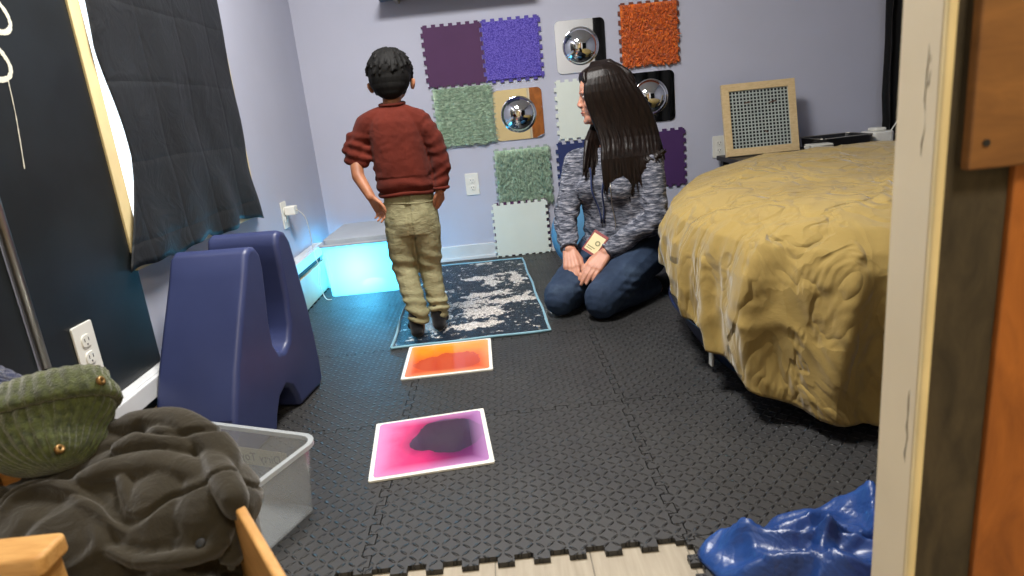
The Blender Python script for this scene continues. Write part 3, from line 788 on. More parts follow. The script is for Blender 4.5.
def open_box(bm, x0, y0, x1, y1, z0, z1, flare, t, rr, up=True):
    """thin walled tub; up=False turns it upside down"""
    lo = rrect(x0, y0, x1, y1, rr, 4); hi = rrect(x0 - flare, y0 - flare, x1 + flare, y1 + flare, rr + flare, 4)
    lo2 = rrect(x0 + t, y0 + t, x1 - t, y1 - t, rr - t*0.5, 4); hi2 = rrect(x0 - flare + t, y0 - flare + t, x1 + flare - t, y1 + flare - t, rr + flare - t*0.5, 4)
    zb, zt, zi = (z0, z1, z0 + t) if up else (z1, z0, z1 - t)
    R = [[bm.verts.new((x, y, z)) for x, y in pl] for pl, z in ((lo, zb), (hi, zt), (hi2, zt), (lo2, zi))]
    n = len(lo)
    for a, b in zip(R, R[1:]):
        for i in range(n): bm.faces.new((a[i], a[(i+1) % n], b[(i+1) % n], b[i]))
    bm.faces.new(R[0][::-1]); bm.faces.new(R[3])
bm = bmesh.new(); open_box(bm, 0.105, -0.555, 0.455, -0.055, 0.0118, 0.262, 0.014, 0.003, 0.03)
fin('tub', bm, M['frost'], lb, smooth=False)
bm = bmesh.new(); prism(bm, rrect(0.083, -0.577, 0.477, -0.033, 0.035, 5), 0.010, Matrix.Translation((0, 0, 0.263)))
prism(bm, rrect(0.105, -0.553, 0.455, -0.057, 0.03, 5), 0.022, Matrix.Translation((0, 0, 0.2725)))
fin('lid', bm, plain('grey_lid_plastic', '#aab2ba', 0.4), lb, bevel=0.003)
k = NT('cyan_light_disc', 0.5); k.color(lin('#a8f4ff')); k.b.inputs['Emission Color'].default_value = (0.06, 0.72, 1.0, 1); k.b.inputs['Emission Strength'].default_value = 20.0
CY_E = k.b.inputs['Emission Strength']
bm = bmesh.new(); lathe(bm, [(0.0, 0.0), (0.055, 0.0), (0.060, 0.01), (0.055, 0.022), (0.03, 0.032), (0.0, 0.035)], 24, Matrix.Translation((0.29, -0.40, 0.0155)))
meta(fin('light_puck', bm, k.m, base=(0.29, -0.40, 0.0155), smooth=True), 'glowing cyan puck light lying inside the frosted plastic storage bin', 'light')
pl_ = bpy.data.lights.new('cyan_lamp', 'POINT'); pl_.energy = 34.0; pl_.color = (0.09, 0.60, 1.0); pl_.shadow_soft_size = 0.07
po = bpy.data.objects.new('cyan_lamp', pl_); COL.objects.link(po); po.location = (0.26, -0.42, 0.145)

# ------------------------------------------------------------------ clear bin in front
k = NT('clear_plastic', 0.3)
k.t.nodes.remove(k.b); out = [n for n in k.t.nodes if n.type == 'OUTPUT_MATERIAL'][0]
df = k.n('ShaderNodeBsdfDiffuse'); df.inputs[0].default_value = (0.72, 0.75, 0.77, 1)
tr = k.n('ShaderNodeBsdfTransparent'); tr.inputs[0].default_value = (0.93, 0.95, 0.96, 1)
gl = k.n('ShaderNodeBsdfGlossy'); gl.inputs['Roughness'].default_value = 0.18
m1 = k.n('ShaderNodeMixShader'); m1.inputs[0].default_value = 0.80; k.t.links.new(df.outputs[0], m1.inputs[1]); k.t.links.new(tr.outputs[0], m1.inputs[2])
m2 = k.n('ShaderNodeMixShader'); m2.inputs[0].default_value = 0.10; k.t.links.new(m1.outputs[0], m2.inputs[1]); k.t.links.new(gl.outputs[0], m2.inputs[2])
k.t.links.new(m2.outputs[0], out.inputs[0]); M['clear'] = k.m
k = NT('clear_plastic_rim', 0.25); k.color(lin('#b9bfc2')); k.b.inputs['Alpha'].default_value = 0.62; M['clear_rim'] = k.m
# local frame: +x along the far rim towards the room, +y away from the camera
cb = thing('clear_bin', 'empty clear plastic storage bin on the floor in front of the blue chair', 'storage bin', (0.502, -2.397, 0.0115), math.radians(-24))
CL, CW, CH, FL = 0.34, 0.215, 0.165, 0.022
bm = bmesh.new(); open_box(bm, -CL, -CW, 0, 0, 0.0, CH, FL, 0.003, 0.018)
fin('tub', bm, M['clear'], cb, world=False)
bm = bmesh.new()
o1 = rrect(-CL - FL - 0.008, -CW - FL - 0.008, FL + 0.008, FL + 0.008, 0.045, 6); o2 = rrect(-CL - FL + 0.004, -CW - FL + 0.004, FL - 0.004, FL - 0.004, 0.034, 6)
R4 = [[bm.verts.new((x, y, z)) for x, y in pl] for pl, z in ((o1, CH - 0.008), (o1, CH + 0.003), (o2, CH + 0.003), (o2, CH - 0.008))]
for a, b in zip(R4, R4[1:] + R4[:1]):
    for i in range(len(a)): bm.faces.new((a[i], a[(i+1) % len(a)], b[(i+1) % len(a)], b[i]))
fin('rim', bm, M['clear_rim'], cb, world=False, bevel=0.0015)
k = NT('label_paper', 0.8); k.color(lin('#c9c3ae')); M['paper'] = k.m
lp = fin('paper_label', B((-0.245, 0.0165, 0.075), (-0.070, 0.0172, 0.118), Matrix.Rotation(-math.atan2(FL, CH)*0.0, 4, 'X')), M['paper'], cb, world=False)
k = NT('label_ink', 0.8); k.color(lin('#8d897c')); M['ink'] = k.m
tm = Matrix.Translation((-0.155, 0.0158, 0.096)) @ Matrix.Rotation(PI/2, 4, 'X') @ Matrix.Scale(-1, 4, (1, 0, 0))
o = text_part('label_text', 'Dirty Toys', 0.030, root_mat(cb) @ tm, M['ink'], cb)

# ------------------------------------------------------------------ grid frame, table and things on it
tb = thing('low_table', 'low dark table along the back wall behind the yellow covered bag', 'table', (2.62, -0.23, 0))
M['dark_wood'] = plain('dark_table', '#25201e', 0.5)
fin('tabletop', B((2.20, -0.42, 0.43), (3.08, -0.03, 0.455)), M['dark_wood'], tb, bevel=0.003)
for xx in (2.22, 3.02):
    for yy in (-0.40, -0.08): fin('leg', B((xx, yy, 0.0118), (xx + 0.035, yy + 0.035, 0.4298)), M['dark_wood'], tb, bevel=0.002)
gf = thing('grid_frame', 'square pale wood frame around a holed grid, leaning on the back wall', 'frame', (2.385, -0.200, 0.4563), rot=(math.radians(-12), 0, math.radians(-1)))
GW, GH, ft = 0.385, 0.375, 0.038
bm = bmesh.new()
prism(bm, [(-GW/2, 0), (-GW/2 + ft, ft), (-GW/2 + ft, GH - ft), (-GW/2, GH)][::-1], 0.022); prism(bm, [(GW/2, 0), (GW/2 - ft, ft), (GW/2 - ft, GH - ft), (GW/2, GH)], 0.022)
prism(bm, [(-GW/2, 0), (GW/2, 0), (GW/2 - ft, ft), (-GW/2 + ft, ft)], 0.022); prism(bm, [(-GW/2, GH), (-GW/2 + ft, GH - ft), (GW/2 - ft, GH - ft), (GW/2, GH)], 0.022)
upr = Matrix.Rotation(PI/2, 4, 'X')
bmesh.ops.transform(bm, matrix=upr, verts=bm.verts)
fin('wood_frame', bm, M['frame_wood'], gf, world=False, bevel=0.0015)
bm = bmesh.new(); iw, ih = GW - 2*ft, GH - 2*ft; n = 17; px_ = iw/n; bar = px_*0.30
for i in range(n + 1):
    x = -iw/2 + i*px_; box(bm, (x - bar/2, -0.0150, ft), (x + bar/2, -0.0100, GH - ft)) if 0 < i < n else box(bm, (-iw/2 if i == 0 else iw/2 - bar/2, -0.0150, ft), (-iw/2 + bar/2 if i == 0 else iw/2, -0.0100, GH - ft))
for j in range(n + 1):
    z = ft + j*ih/n; box(bm, (-iw/2, -0.0148, max(ft, z - bar/2)), (iw/2, -0.0102, min(GH - ft, z + bar/2)))
fin('grid', bm, plain('pale_grid_plastic', '#aab4ae', 0.4), gf, world=False)
fin('backing', B((-iw/2 - 0.004, -0.004, ft - 0.004), (iw/2 + 0.004, 0.0, GH - ft + 0.004)), plain('dark_backing', '#1a2022', 0.35), gf, world=False)
for (a, b) in (((-0.08, 0.27), (-0.045, 0.275)), ((0.055, 0.262), (0.09, 0.27)), ((0.02, 0.12), (0.035, 0.11))):
    bm = bmesh.new(); tube(bm, [(a[0], -0.0165, a[1]), (b[0], -0.0165, b[1])], 0.003, 6)
    fin('peg', bm, bpy.data.materials.get('brown_peg') or plain('brown_peg', '#5a3c2c', 0.5), gf, world=False)
try_ = thing('black_tray', 'black shallow tray with a pale rim lying on the table behind the yellow sheet', 'tray', (2.78, -0.22, 0.4562))
bm = bmesh.new(); open_box(bm, 2.64, -0.33, 2.90, -0.10, 0.4565, 0.512, 0.01, 0.004, 0.03)
fin('tray_body', bm, plain('black_plastic', '#101012', 0.4), try_)
bm = bmesh.new(); tube(bm, [(x, y, 0.5135) for x, y in rrect(2.63, -0.34, 2.91, -0.09, 0.035, 5)] + [(2.91, -0.305, 0.5135)], 0.003, 6); fin('rim', bm, M['steel'], try_)
hub = thing('power_hub', 'white rounded charger block with a cable, on the table beside the black curtain', 'charger', (2.985, -0.22, 0.4562))
bm = bmesh.new(); prism(bm, rrect(2.925, -0.29, 3.045, -0.15, 0.03, 5), 0.062, Matrix.Translation((0, 0, 0.4563))); prism(bm, rrect(2.95, -0.26, 3.02, -0.18, 0.02, 5), 0.018, Matrix.Translation((0, 0, 0.518)))
fin('body', bm, M['white_plastic'], hub, bevel=0.008, seg=3)
bm = bmesh.new(); tube(bm, catmull([(3.045, -0.22, 0.49), (3.065, -0.23, 0.53), (3.085, -0.24, 0.565), (3.105, -0.24, 0.572), (3.14, -0.22, 0.56), (3.20, -0.18, 0.52)], 6), 0.0032, 6)
fin('cable', bm, M['white_plastic'], hub, smooth=True)
pp = thing('paper_stack', 'small stack of white papers on the table, right of the grid frame', 'paper', (2.655, -0.30, 0.456))
bm = bmesh.new()
for i in range(6): box(bm, (-0.055, -0.04, i*0.007), (0.055, 0.04, i*0.007 + 0.0055), Matrix.Translation((2.655 - 0.05, -0.37 + 0.0, 0.4565)) @ Matrix.Rotation(0.15*math.sin(i*2.1), 4, 'Z'))
fin('sheets', bm, M['white_plastic'], pp)
gl_ = bmesh.new(); tube(gl_, catmull([(2.585, -0.35, 0.502), (2.60, -0.36, 0.512), (2.62, -0.35, 0.503), (2.635, -0.36, 0.515), (2.655, -0.35, 0.503)], 5), 0.004, 6)
meta(fin('charging_lead', gl_, M['dark'], base=(2.62, -0.355, 0.50), smooth=True), 'short wavy black lead lying on the white papers beside the grid frame', 'lead')

# light blue cushion behind the kneeling person

# ------------------------------------------------------------------ organic surfaces: overlapping volumes fused into one skin
def pill(bm, p0, r0, p1, r1, n=14):
    p0, p1 = Vector(p0), Vector(p1); ax = p1 - p0
    if ax.length < 1e-5: ax = Vector((0, 0, 1e-5))
    z = ax.normalized(); a = z.orthogonal().normalized(); b = z.cross(a); rings = []
    def ring(c, r): rings.append([bm.verts.new(c + r*(math.cos(2*PI*i/n)*a + math.sin(2*PI*i/n)*b)) for i in range(n)])
    for t in (75, 50, 25, 0): ring(p0 - z*r0*math.sin(math.radians(t)), r0*math.cos(math.radians(t)))
    for t in (0, 25, 50, 75): ring(p1 + z*r1*math.sin(math.radians(t)), r1*math.cos(math.radians(t)))
    for u, v in zip(rings, rings[1:]):
        for i in range(n): bm.faces.new((u[i], u[(i+1) % n], v[(i+1) % n], v[i]))
    bm.faces.new(rings[0][::-1]); bm.faces.new(rings[-1])
def chain(bm, pts, rs):
    for i in range(len(pts) - 1): pill(bm, pts[i], rs[i], pts[i+1], rs[i+1])
def ell(bm, c, r, rot=None, n=20):
    m = Matrix.Translation(Vector(c)) @ (rot.to_4x4() if rot else Matrix()) @ Matrix.Diagonal((r[0], r[1], r[2], 1))
    bmesh.ops.create_uvsphere(bm, u_segments=n, v_segments=max(8, n//2 + 2), radius=1.0, matrix=m)
def loft(bm, rings, n=28):
    """rings: (centre, half width, half depth, yaw, pitch)"""
    R = []
    for c, a, b, yaw, pit in rings:
        m = Matrix.Rotation(yaw, 3, 'Z') @ Matrix.Rotation(pit, 3, 'X')
        R.append([bm.verts.new(Vector(c) + m @ Vector((a*math.copysign(abs(math.cos(2*PI*i/n))**0.85, math.cos(2*PI*i/n)), b*math.sin(2*PI*i/n), 0))) for i in range(n)])
    for u, v in zip(R, R[1:]):
        for i in range(n): bm.faces.new((u[i], u[(i+1) % n], v[(i+1) % n], v[i]))
    bm.faces.new(R[0][::-1]); bm.faces.new(R[-1])
def organic(name, bm, mat, parent, voxel=0.004, sm=4, post=None, base=None):
    bmesh.ops.recalc_face_normals(bm, faces=bm.faces)
    me = bpy.data.meshes.new('tmp'); bm.to_mesh(me); bm.free()
    o = bpy.data.objects.new('tmp', me); COL.objects.link(o)
    r = o.modifiers.new('r', 'REMESH'); r.mode = 'VOXEL'; r.voxel_size = voxel; r.adaptivity = 0
    if sm: s = o.modifiers.new('s', 'SMOOTH'); s.factor = 0.5; s.iterations = sm
    dg = bpy.context.evaluated_depsgraph_get()
    m2 = bpy.data.meshes.new_from_object(o.evaluated_get(dg)); m2.name = name
    bpy.data.objects.remove(o); bpy.data.meshes.remove(me)
    if post:
        ns = [v.normal.copy() for v in m2.vertices]
        for v, nn in zip(m2.vertices, ns): v.co = v.co + nn*post(v.co, nn)
    m2.materials.clear()
    return link(name, m2, mat, parent, base=base, smooth=True)
def hand(bm, W_, d, nb, side, L, curl=(25, 30, 25), spread=0.10, thumb=0.5):
    """wrist, pointing direction, back-of-hand normal, side of the thumb (+1/-1 about d x n), hand length"""
    W_, d, nb = Vector(W_), Vector(d).normalized(), Vector(nb); nb = (nb - d*nb.dot(d)).normalized()
    s = d.cross(nb)*side
    for i, (off, fl, kr) in enumerate(((0.135, 0.40, 0.050), (0.045, 0.45, 0.052), (-0.045, 0.41, 0.049), (-0.130, 0.32, 0.043))):
        K = W_ + d*L*(0.50 - 0.03*abs(i - 1)) + s*off*L
        pill(bm, W_ + d*L*0.03 + s*off*L*0.55, 0.085*L, K, 0.068*L)
        dd = (d + s*(off*spread*3)).normalized(); p = K; ang = 0; r = kr*L*1.02
        for j, (f, c) in enumerate(zip((0.45, 0.30, 0.25), curl)):
            ang += math.radians(c*(1 + 0.12*i))
            v = dd*math.cos(ang) - nb*math.sin(ang); q = p + v*fl*L*f
            pill(bm, p, r, q, r*0.90); r *= 0.90; p = q
    T0 = W_ + d*L*0.12 + s*0.11*L; T1 = W_ + d*L*0.30 + s*(0.20 + 0.08*thumb)*L - nb*0.05*L
    T2 = T1 + (d*0.17 + s*0.07*thumb - nb*0.03)*L; T3 = T2 + (d*0.13 - s*0.01 - nb*0.03)*L
    pill(bm, T0, 0.082*L, T1, 0.064*L); pill(bm, T1, 0.060*L, T2, 0.054*L); pill(bm, T2, 0.052*L, T3, 0.043*L)
def nz(p, sc, seed=0): return noise.noise(Vector((p.x*sc + seed, p.y*sc, p.z*sc)))
def skin_mat(name, c1, c2):
    k = NT(name, 0.5, 0, 0.4)
    k.color(k.ramp(k.noise(18, 4), [(0.3, lin(c1)), (0.7, lin(c2))]))
    k.b.inputs['Subsurface Weight'].default_value = 0.15; k.b.inputs['Subsurface Radius'].default_value = (0.01, 0.004, 0.002); k.b.inputs['Subsurface Scale'].default_value = 0.6
    k.bump(k.noise(300, 2), 0.12, 0.0005); return k.m
def hair_mat(name, c1, c2, rough=0.42):
    k = NT(name, rough, 0, 0.5)
    g = k.noise(1.0, 4, 0.6, k.vec((150, 150, 7)))
    k.color(k.ramp(g, [(0.3, lin(c1)), (0.72, lin(c2))])); k.bump(g, 0.5, 0.002); k.b.inputs['Specular IOR Level'].default_value = 0.22; return k.m

# ------------------------------------------------------------------ the standing child
V = Vector
boy = thing('person', 'child standing with back turned, in rust red sweater and khaki trousers', 'person', (0.645, -1.26, 0.0175))
SKIN1 = skin_mat('child_skin', '#8a5a40', '#a87152')
bm = bmesh.new()
hc = V((0.626, -1.150, 0.977))
ell(bm, hc + V((0, 0.004, 0.008)), (0.0715, 0.086, 0.080)); ell(bm, hc + V((0, 0.040, -0.035)), (0.052, 0.050, 0.055))
ell(bm, hc + V((0, 0.080, -0.060)), (0.026, 0.018, 0.018))                                # chin
for sx_ in (-1, 1):
    ell(bm, hc + V((0.030*sx_, 0.070, -0.030)), (0.022, 0.018, 0.020))                     # cheeks
    ell(bm, hc + V((0.077*sx_, 0.012, -0.034)), (0.0075, 0.016, 0.021), Euler((0, 0.15*sx_, 0.5*sx_)).to_matrix())   # ears
    ell(bm, hc + V((0.0825*sx_, 0.006, -0.030)), (0.004, 0.011, 0.016), Euler((0, 0.2*sx_, 0.6*sx_)).to_matrix())
chain(bm, [hc + V((0, 0.086, 0.008)), hc + V((0, 0.100, -0.020)), hc + V((0, 0.097, -0.027))], [0.008, 0.011, 0.010])   # nose
ell(bm, hc + V((0, 0.088, -0.044)), (0.017, 0.008, 0.007))                                # mouth
chain(bm, [hc + V((0, -0.005, -0.06)), V((0.622, -1.172, 0.885)), V((0.620, -1.185, 0.84))], [0.036, 0.034, 0.036])
loft(bm, [((0.62, -1.185, 0.83), 0.085, 0.050, 0, 0), ((0.622, -1.185, 0.76), 0.088, 0.058, 0, 0), ((0.63, -1.19, 0.64), 0.080, 0.056, 0, 0), ((0.64, -1.20, 0.52), 0.083, 0.058, 0, 0), ((0.64, -1.20, 0.46), 0.085, 0.06, 0, 0)])
chain(bm, [V((0.520, -1.185, 0.820)), V((0.465, -1.205, 0.69)), V((0.470, -1.235, 0.635)), V((0.512, -1.275, 0.560))], [0.030, 0.0245, 0.0235, 0.0175])
chain(bm, [V((0.715, -1.185, 0.815)), V((0.775, -1.205, 0.69)), V((0.762, -1.225, 0.555))], [0.030, 0.026, 0.019])
hand(bm, (0.512, -1.276, 0.560), (0.42, 0.03, -0.90), (0.45, 0.75, 0.30), 1, 0.118, (14, 30, 26), 0.5, 0.9)
hand(bm, (0.762, -1.225, 0.562), (-0.08, 0.22, -0.97), (0.80, -0.55, 0.0), 1, 0.112, (18, 28, 22), 0.15, 0.4)
for hx, kx, ax_, fy in (((0.592, -1.20, 0.47), (0.588, -1.205, 0.28), (0.624, -1.290, 0.095), None), ((0.690, -1.20, 0.47), (0.680, -1.190, 0.28), (0.697, -1.232, 0.095), None)):
    chain(bm, [V(hx), V(kx), V(ax_), V(ax_) + V((-0.004, -0.008, -0.055))], [0.052, 0.036, 0.026, 0.024])
    chain(bm, [V(ax_) + V((-0.004, -0.010, -0.058)), V(ax_) + V((-0.014, 0.10, -0.062))], [0.0185, 0.015])
organic('body', bm, SKIN1, boy, 0.0032, 3)
# hair
HB = hair_mat('black_hair', '#040404', '#0a0908', 0.72)
bm = bmesh.new()
ell(bm, hc + V((0, -0.002, 0.016)), (0.0805, 0.094, 0.083), n=28)
ell(bm, hc + V((0, -0.026, -0.008)), (0.0760, 0.070, 0.070), n=28); ell(bm, hc + V((0, -0.040, -0.030)), (0.066, 0.054, 0.050), n=24)
ell(bm, hc + V((0, -0.052, -0.052)), (0.050, 0.036, 0.032), n=20)
rnd = random.Random(7)
for i in range(140):
    a = rnd.uniform(0, 2*PI); z = rnd.uniform(0.2, 0.99); rr_ = math.sqrt(1 - z*z)
    p = hc + V((0.077*rr_*math.cos(a), 0.090*rr_*math.sin(a), 0.016 + 0.080*z))
    t = (p - hc).normalized(); dn = V((0.5*math.cos(a*2 + 1), -0.3 + 0.3*math.sin(a), -0.8)); dn = (dn - t*dn.dot(t)).normalized()
    pill(bm, p, 0.0058, p + dn*0.030 + t*rnd.uniform(-0.004, 0.0015), 0.0040, 8)
for i in range(26):
    u = (i/25 - 0.5)*2; p = hc + V((0.054*u, -0.066 + 0.030*abs(u)**2, -0.050)); L_ = 0.024*(1 - 0.5*abs(u)) + rnd.uniform(0, 0.006)
    pill(bm, p, 0.0070, p + V((0.003*math.sin(i*2), 0.004, -L_)), 0.0028, 8)
for sx_ in (-1, 1):
    pill(bm, hc + V((0.070*sx_, 0.028, 0.0)), 0.012, hc + V((0.073*sx_, 0.034, -0.026)), 0.006, 10)
organic('hair', bm, HB, boy, 0.0026, 4)
for sx_ in (-1, 1):
    bm = bmesh.new(); ell(bm, hc + V((0.028*sx_, 0.0835, -0.006)), (0.010, 0.006, 0.0065), n=12)
    e = fin('eye', bm, plain('eye_white', '#a8a09a', 0.3) if sx_ < 0 else bpy.data.materials['eye_white'], boy, smooth=True)
    bm = bmesh.new(); ell(bm, hc + V((0.028*sx_, 0.0880, -0.006)), (0.0045, 0.003, 0.0045), n=10)
    fin('iris', bm, plain('iris_brown', '#20120a', 0.2) if sx_ < 0 else bpy.data.materials['iris_brown'], e, smooth=True)
# sweater
k = NT('rust_knit', 0.9, 0, 0.15)
k.color(k.ramp(k.noise(7, 4), [(0.3, lin('#491a12')), (0.7, lin('#5d2318'))])); k.b.inputs['Sheen Weight'].default_value = 0.04
rb = k.wave(160, dist=1.0, dscale=4); k.bump(rb, 0.35, 0.0015, k.bump(k.noise(16, 4, 0.55, dist=0.6), 0.5, 0.010))
M['rust_knit'] = k.m
bm = bmesh.new()
loft(bm, [((0.640, -1.205, 0.555), 0.101, 0.072, 0, 0), ((0.638, -1.205, 0.580), 0.109, 0.080, 0, 0), ((0.634, -1.20, 0.630), 0.108, 0.080, 0, 0), ((0.628, -1.195, 0.70), 0.104, 0.077, 0, 0), ((0.622, -1.19, 0.77), 0.103, 0.073, 0, 0),
          ((0.620, -1.187, 0.815), 0.098, 0.064, 0, 0), ((0.620, -1.182, 0.850), 0.075, 0.050, 0, 0), ((0.621, -1.176, 0.866), 0.050, 0.046, 0, 0.08), ((0.622, -1.174, 0.873), 0.047, 0.044, 0, 0.08)])
chain(bm, [V((0.575, -1.185, 0.838)), V((0.524, -1.186, 0.815)), V((0.480, -1.196, 0.745)), V((0.467, -1.205, 0.700))], [0.036, 0.043, 0.038, 0.034])
chain(bm, [V((0.445, -1.200, 0.735)), V((0.500, -1.205, 0.722))], [0.026, 0.028]); chain(bm, [V((0.448, -1.205, 0.700)), V((0.497, -1.212, 0.690))], [0.025, 0.027])
chain(bm, [V((0.460, -1.195, 0.772)), V((0.510, -1.195, 0.768))], [0.024, 0.030])
chain(bm, [V((0.665, -1.185, 0.838)), V((0.717, -1.186, 0.808)), V((0.757, -1.196, 0.74)), V((0.774, -1.205, 0.67)), V((0.771, -1.215, 0.60)), V((0.767, -1.222, 0.572))], [0.036, 0.042, 0.039, 0.035, 0.030, 0.029])
chain(bm, [V((0.774, -1.205, 0.655)), V((0.779, -1.208, 0.645))], [0.036, 0.036])
def wr_boy(p, n):
    a = 0.0022*nz(p, 24, 3) + 0.0012*nz(p, 60, 8)
    if p.x < 0.53: a += 0.0045*0.7*math.sin((p.z + 0.35*(p.x - 0.47))*170)*max(0, min(1, (0.80 - p.z)/0.05))
    if p.x > 0.73: a += 0.0020*math.sin((p.z - 0.3*p.x)*150 + 3*nz(p, 20))
    if p.z < 0.62 and 0.53 < p.x < 0.74: a += 0.0030*math.sin(p.z*120 + 2*nz(p, 12))
    return a
sw = organic('sweater', bm, M['rust_knit'], boy, 0.0036, 5, wr_boy)
bm = bmesh.new(); P = [(0.638 + 0.103*math.cos(a), -1.205 + 0.073*math.sin(a), 0.556 + 0.003*math.sin(a*3)) for a in [2*PI*i/36 for i in range(37)]]
tube(bm, P, 0.0075, 8, cap=False); fin('hem', bm, M['rust_knit'], sw, smooth=True)
bm = bmesh.new(); P = [(0.622 + 0.045*math.cos(a), -1.174 + 0.043*math.sin(a), 0.878 + 0.004*math.sin(a)) for a in [2*PI*i/30 for i in range(31)]]
tube(bm, P, 0.0060, 8, cap=False); fin('collar', bm, M['rust_knit'], sw, smooth=True)
bm = bmesh.new(); P = [(0.767 + 0.027*math.cos(a), -1.223 + 0.027*math.sin(a), 0.562) for a in [2*PI*i/24 for i in range(25)]]
tube(bm, P, 0.0060, 8, cap=False); fin('cuff', bm, M['rust_knit'], sw, smooth=True)
# trousers
k = NT('khaki_twill', 0.85, 0, 0.2)
k.color(k.ramp(k.noise(9, 4), [(0.3, lin('#7d7a5c')), (0.7, lin('#979372'))]))
k.bump(k.noise(400, 2), 0.25, 0.0006, k.bump(k.noise(22, 4, 0.6, k.vec((1, 1, 2.0)), 1.2), 0.55, 0.010)); M['khaki'] = k.m
bm = bmesh.new()
loft(bm, [((0.640, -1.203, 0.580), 0.090, 0.062, 0, 0), ((0.640, -1.205, 0.54), 0.094, 0.066, 0, 0), ((0.640, -1.205, 0.49), 0.100, 0.072, 0, 0), ((0.640, -1.208, 0.45), 0.104, 0.078, 0, 0), ((0.640, -1.205, 0.40), 0.103, 0.074, 0, 0)])
ell(bm, (0.598, -1.220, 0.455), (0.050, 0.058, 0.085)); ell(bm, (0.684, -1.220, 0.455), (0.050, 0.058, 0.085))
chain(bm, [V((0.592, -1.215, 0.42)), V((0.586, -1.215, 0.34)), V((0.590, -1.212, 0.26)), V((0.606, -1.250, 0.18)), V((0.624, -1.285, 0.125)), V((0.627, -1.290, 0.094))], [0.058, 0.052, 0.046, 0.042, 0.040, 0.041])
chain(bm, [V((0.690, -1.213, 0.42)), V((0.688, -1.208, 0.34)), V((0.684, -1.195, 0.26)), V((0.690, -1.212, 0.18)), V((0.699, -1.228, 0.125)), V((0.700, -1.232, 0.094))], [0.057, 0.051, 0.044, 0.040, 0.038, 0.039])
def wr_pants(p, n):
    a = 0.0024*nz(p, 20, 5) + 0.0014*nz(p, 45, 1)
    low = max(0, min(1, (0.22 - p.z)/0.10)); a += low*0.0042*math.sin(p.z*175 + 3*nz(p, 14) + p.x*20)
    kn = math.exp(-((p.z - 0.29)/0.045)**2); a += kn*0.0035*math.sin((p.z + 0.4*p.x)*130 + 2*nz(p, 10))
    if abs(p.x - 0.641) < 0.010 and p.y < -1.2 and p.z > 0.38: a -= 0.004
    return a
pt = organic('trousers', bm, M['khaki'], boy, 0.0036, 4, wr_pants)
bm = bmesh.new(); P = [(0.640 + 0.098*math.cos(a), -1.205 + 0.069*math.sin(a), 0.522 + 0.004*math.sin(a*2)) for a in [2*PI*i/36 for i in range(37)]]
tube(bm, P, 0.0030, 6, cap=False); fin('waistband_seam', bm, M['khaki'], pt, smooth=True)
M['sock'] = fabric('black_sock', '#0c0d10', 0.9)
for c_, tdx in (((0.616, -1.298), -0.022), ((0.696, -1.240), 0.002)):
    bm = bmesh.new(); cx_, cy_ = c_
    chain(bm, [V((cx_, cy_, 0.105)), V((cx_, cy_ - 0.004, 0.060)), V((cx_, cy_ - 0.008, 0.045))], [0.028, 0.0275, 0.027])
    ell(bm, (cx_, cy_ - 0.016, 0.040), (0.0245, 0.026, 0.0235)); ell(bm, (cx_ + tdx*0.4, cy_ + 0.045, 0.040), (0.025, 0.050, 0.0235)); ell(bm, (cx_ + tdx, cy_ + 0.088, 0.035), (0.030, 0.036, 0.0185))
    organic('sock', bm, M['sock'], boy, 0.004, 3, lambda p, n: 0.0012*nz(p, 50))

# ------------------------------------------------------------------ the kneeling adult
wom = thing('person', 'kneeling person with long dark hair, grey flecked sweater and jeans, hands on lap, looking left', 'person', (1.40, -1.06, 0.0115))
SKIN2 = skin_mat('adult_skin', '#a87560', '#c9947c')
ff = V((-0.62, -0.78, 0)).normalized(); fl = V((0.78, -0.62, 0)).normalized()          # facing, and her left
pel = V((1.475, -0.975, 0.185))
hipR, hipL = pel - fl*0.105, pel + fl*0.105
kneR, kneL = V((1.185, -1.195, 0.085)), V((1.335, -1.290, 0.085))
ankR, ankL = V((1.430, -0.875, 0.050)), V((1.600, -1.060, 0.050))
shR, shL = V((1.322, -0.880, 0.575)), V((1.590, -1.045, 0.562))
elR, elL = V((1.243, -0.985, 0.345)), V((1.592, -1.120, 0.345))
wrR, wrL = V((1.239, -1.100, 0.252)), V((1.380, -1.150, 0.232))
hd = V((1.436, -0.955, 0.835)); hf = V((-0.998, 0.03, -0.05)).normalized(); hu = V((0.02, 0, 1)); hs = hf.cross(hu).normalized(); hu = hs.cross(hf).normalized()
HM = Matrix((hs, hf, hu)).transposed()   # local x: her right-to-left, y: forward, z: up
def H(x, y, z): return hd + HM @ V((x, y, z))
bm = bmesh.new()
ell(bm, H(0, -0.012, 0.030), (0.072, 0.090, 0.085), HM, 24)          # cranium
ell(bm, H(0, 0.036, 0.028), (0.058, 0.056, 0.066), HM)               # forehead
ell(bm, H(0, 0.040, -0.035), (0.050, 0.048, 0.060), HM)              # face
ell(bm, H(0, 0.046, -0.004), (0.050, 0.043, 0.036), HM)                # eye region
ell(bm, H(0, 0.056, -0.082), (0.030, 0.030, 0.026), HM)              # jaw
ell(bm, H(0, 0.077, -0.092), (0.015, 0.013, 0.013), HM)              # chin
for s_ in (-1, 1):
    ell(bm, H(0.030*s_, 0.062, -0.026), (0.021, 0.021, 0.022), HM)
    chain(bm, [H(0.012*s_, 0.089, 0.020), H(0.030*s_, 0.084, 0.022), H(0.044*s_, 0.068, 0.016)], [0.0060, 0.0062, 0.005])   # brow ridge
    ell(bm, H(0.074*s_, -0.004, -0.010), (0.006, 0.016, 0.028), HM)
chain(bm, [H(0, 0.084, 0.014), H(0, 0.088, -0.006), H(0, 0.098, -0.025), H(0, 0.092, -0.031)], [0.0085, 0.0100, 0.0105, 0.0095])
chain(bm, [H(0, 0.080, 0.000), H(0, 0.084, -0.026)], [0.013, 0.014])
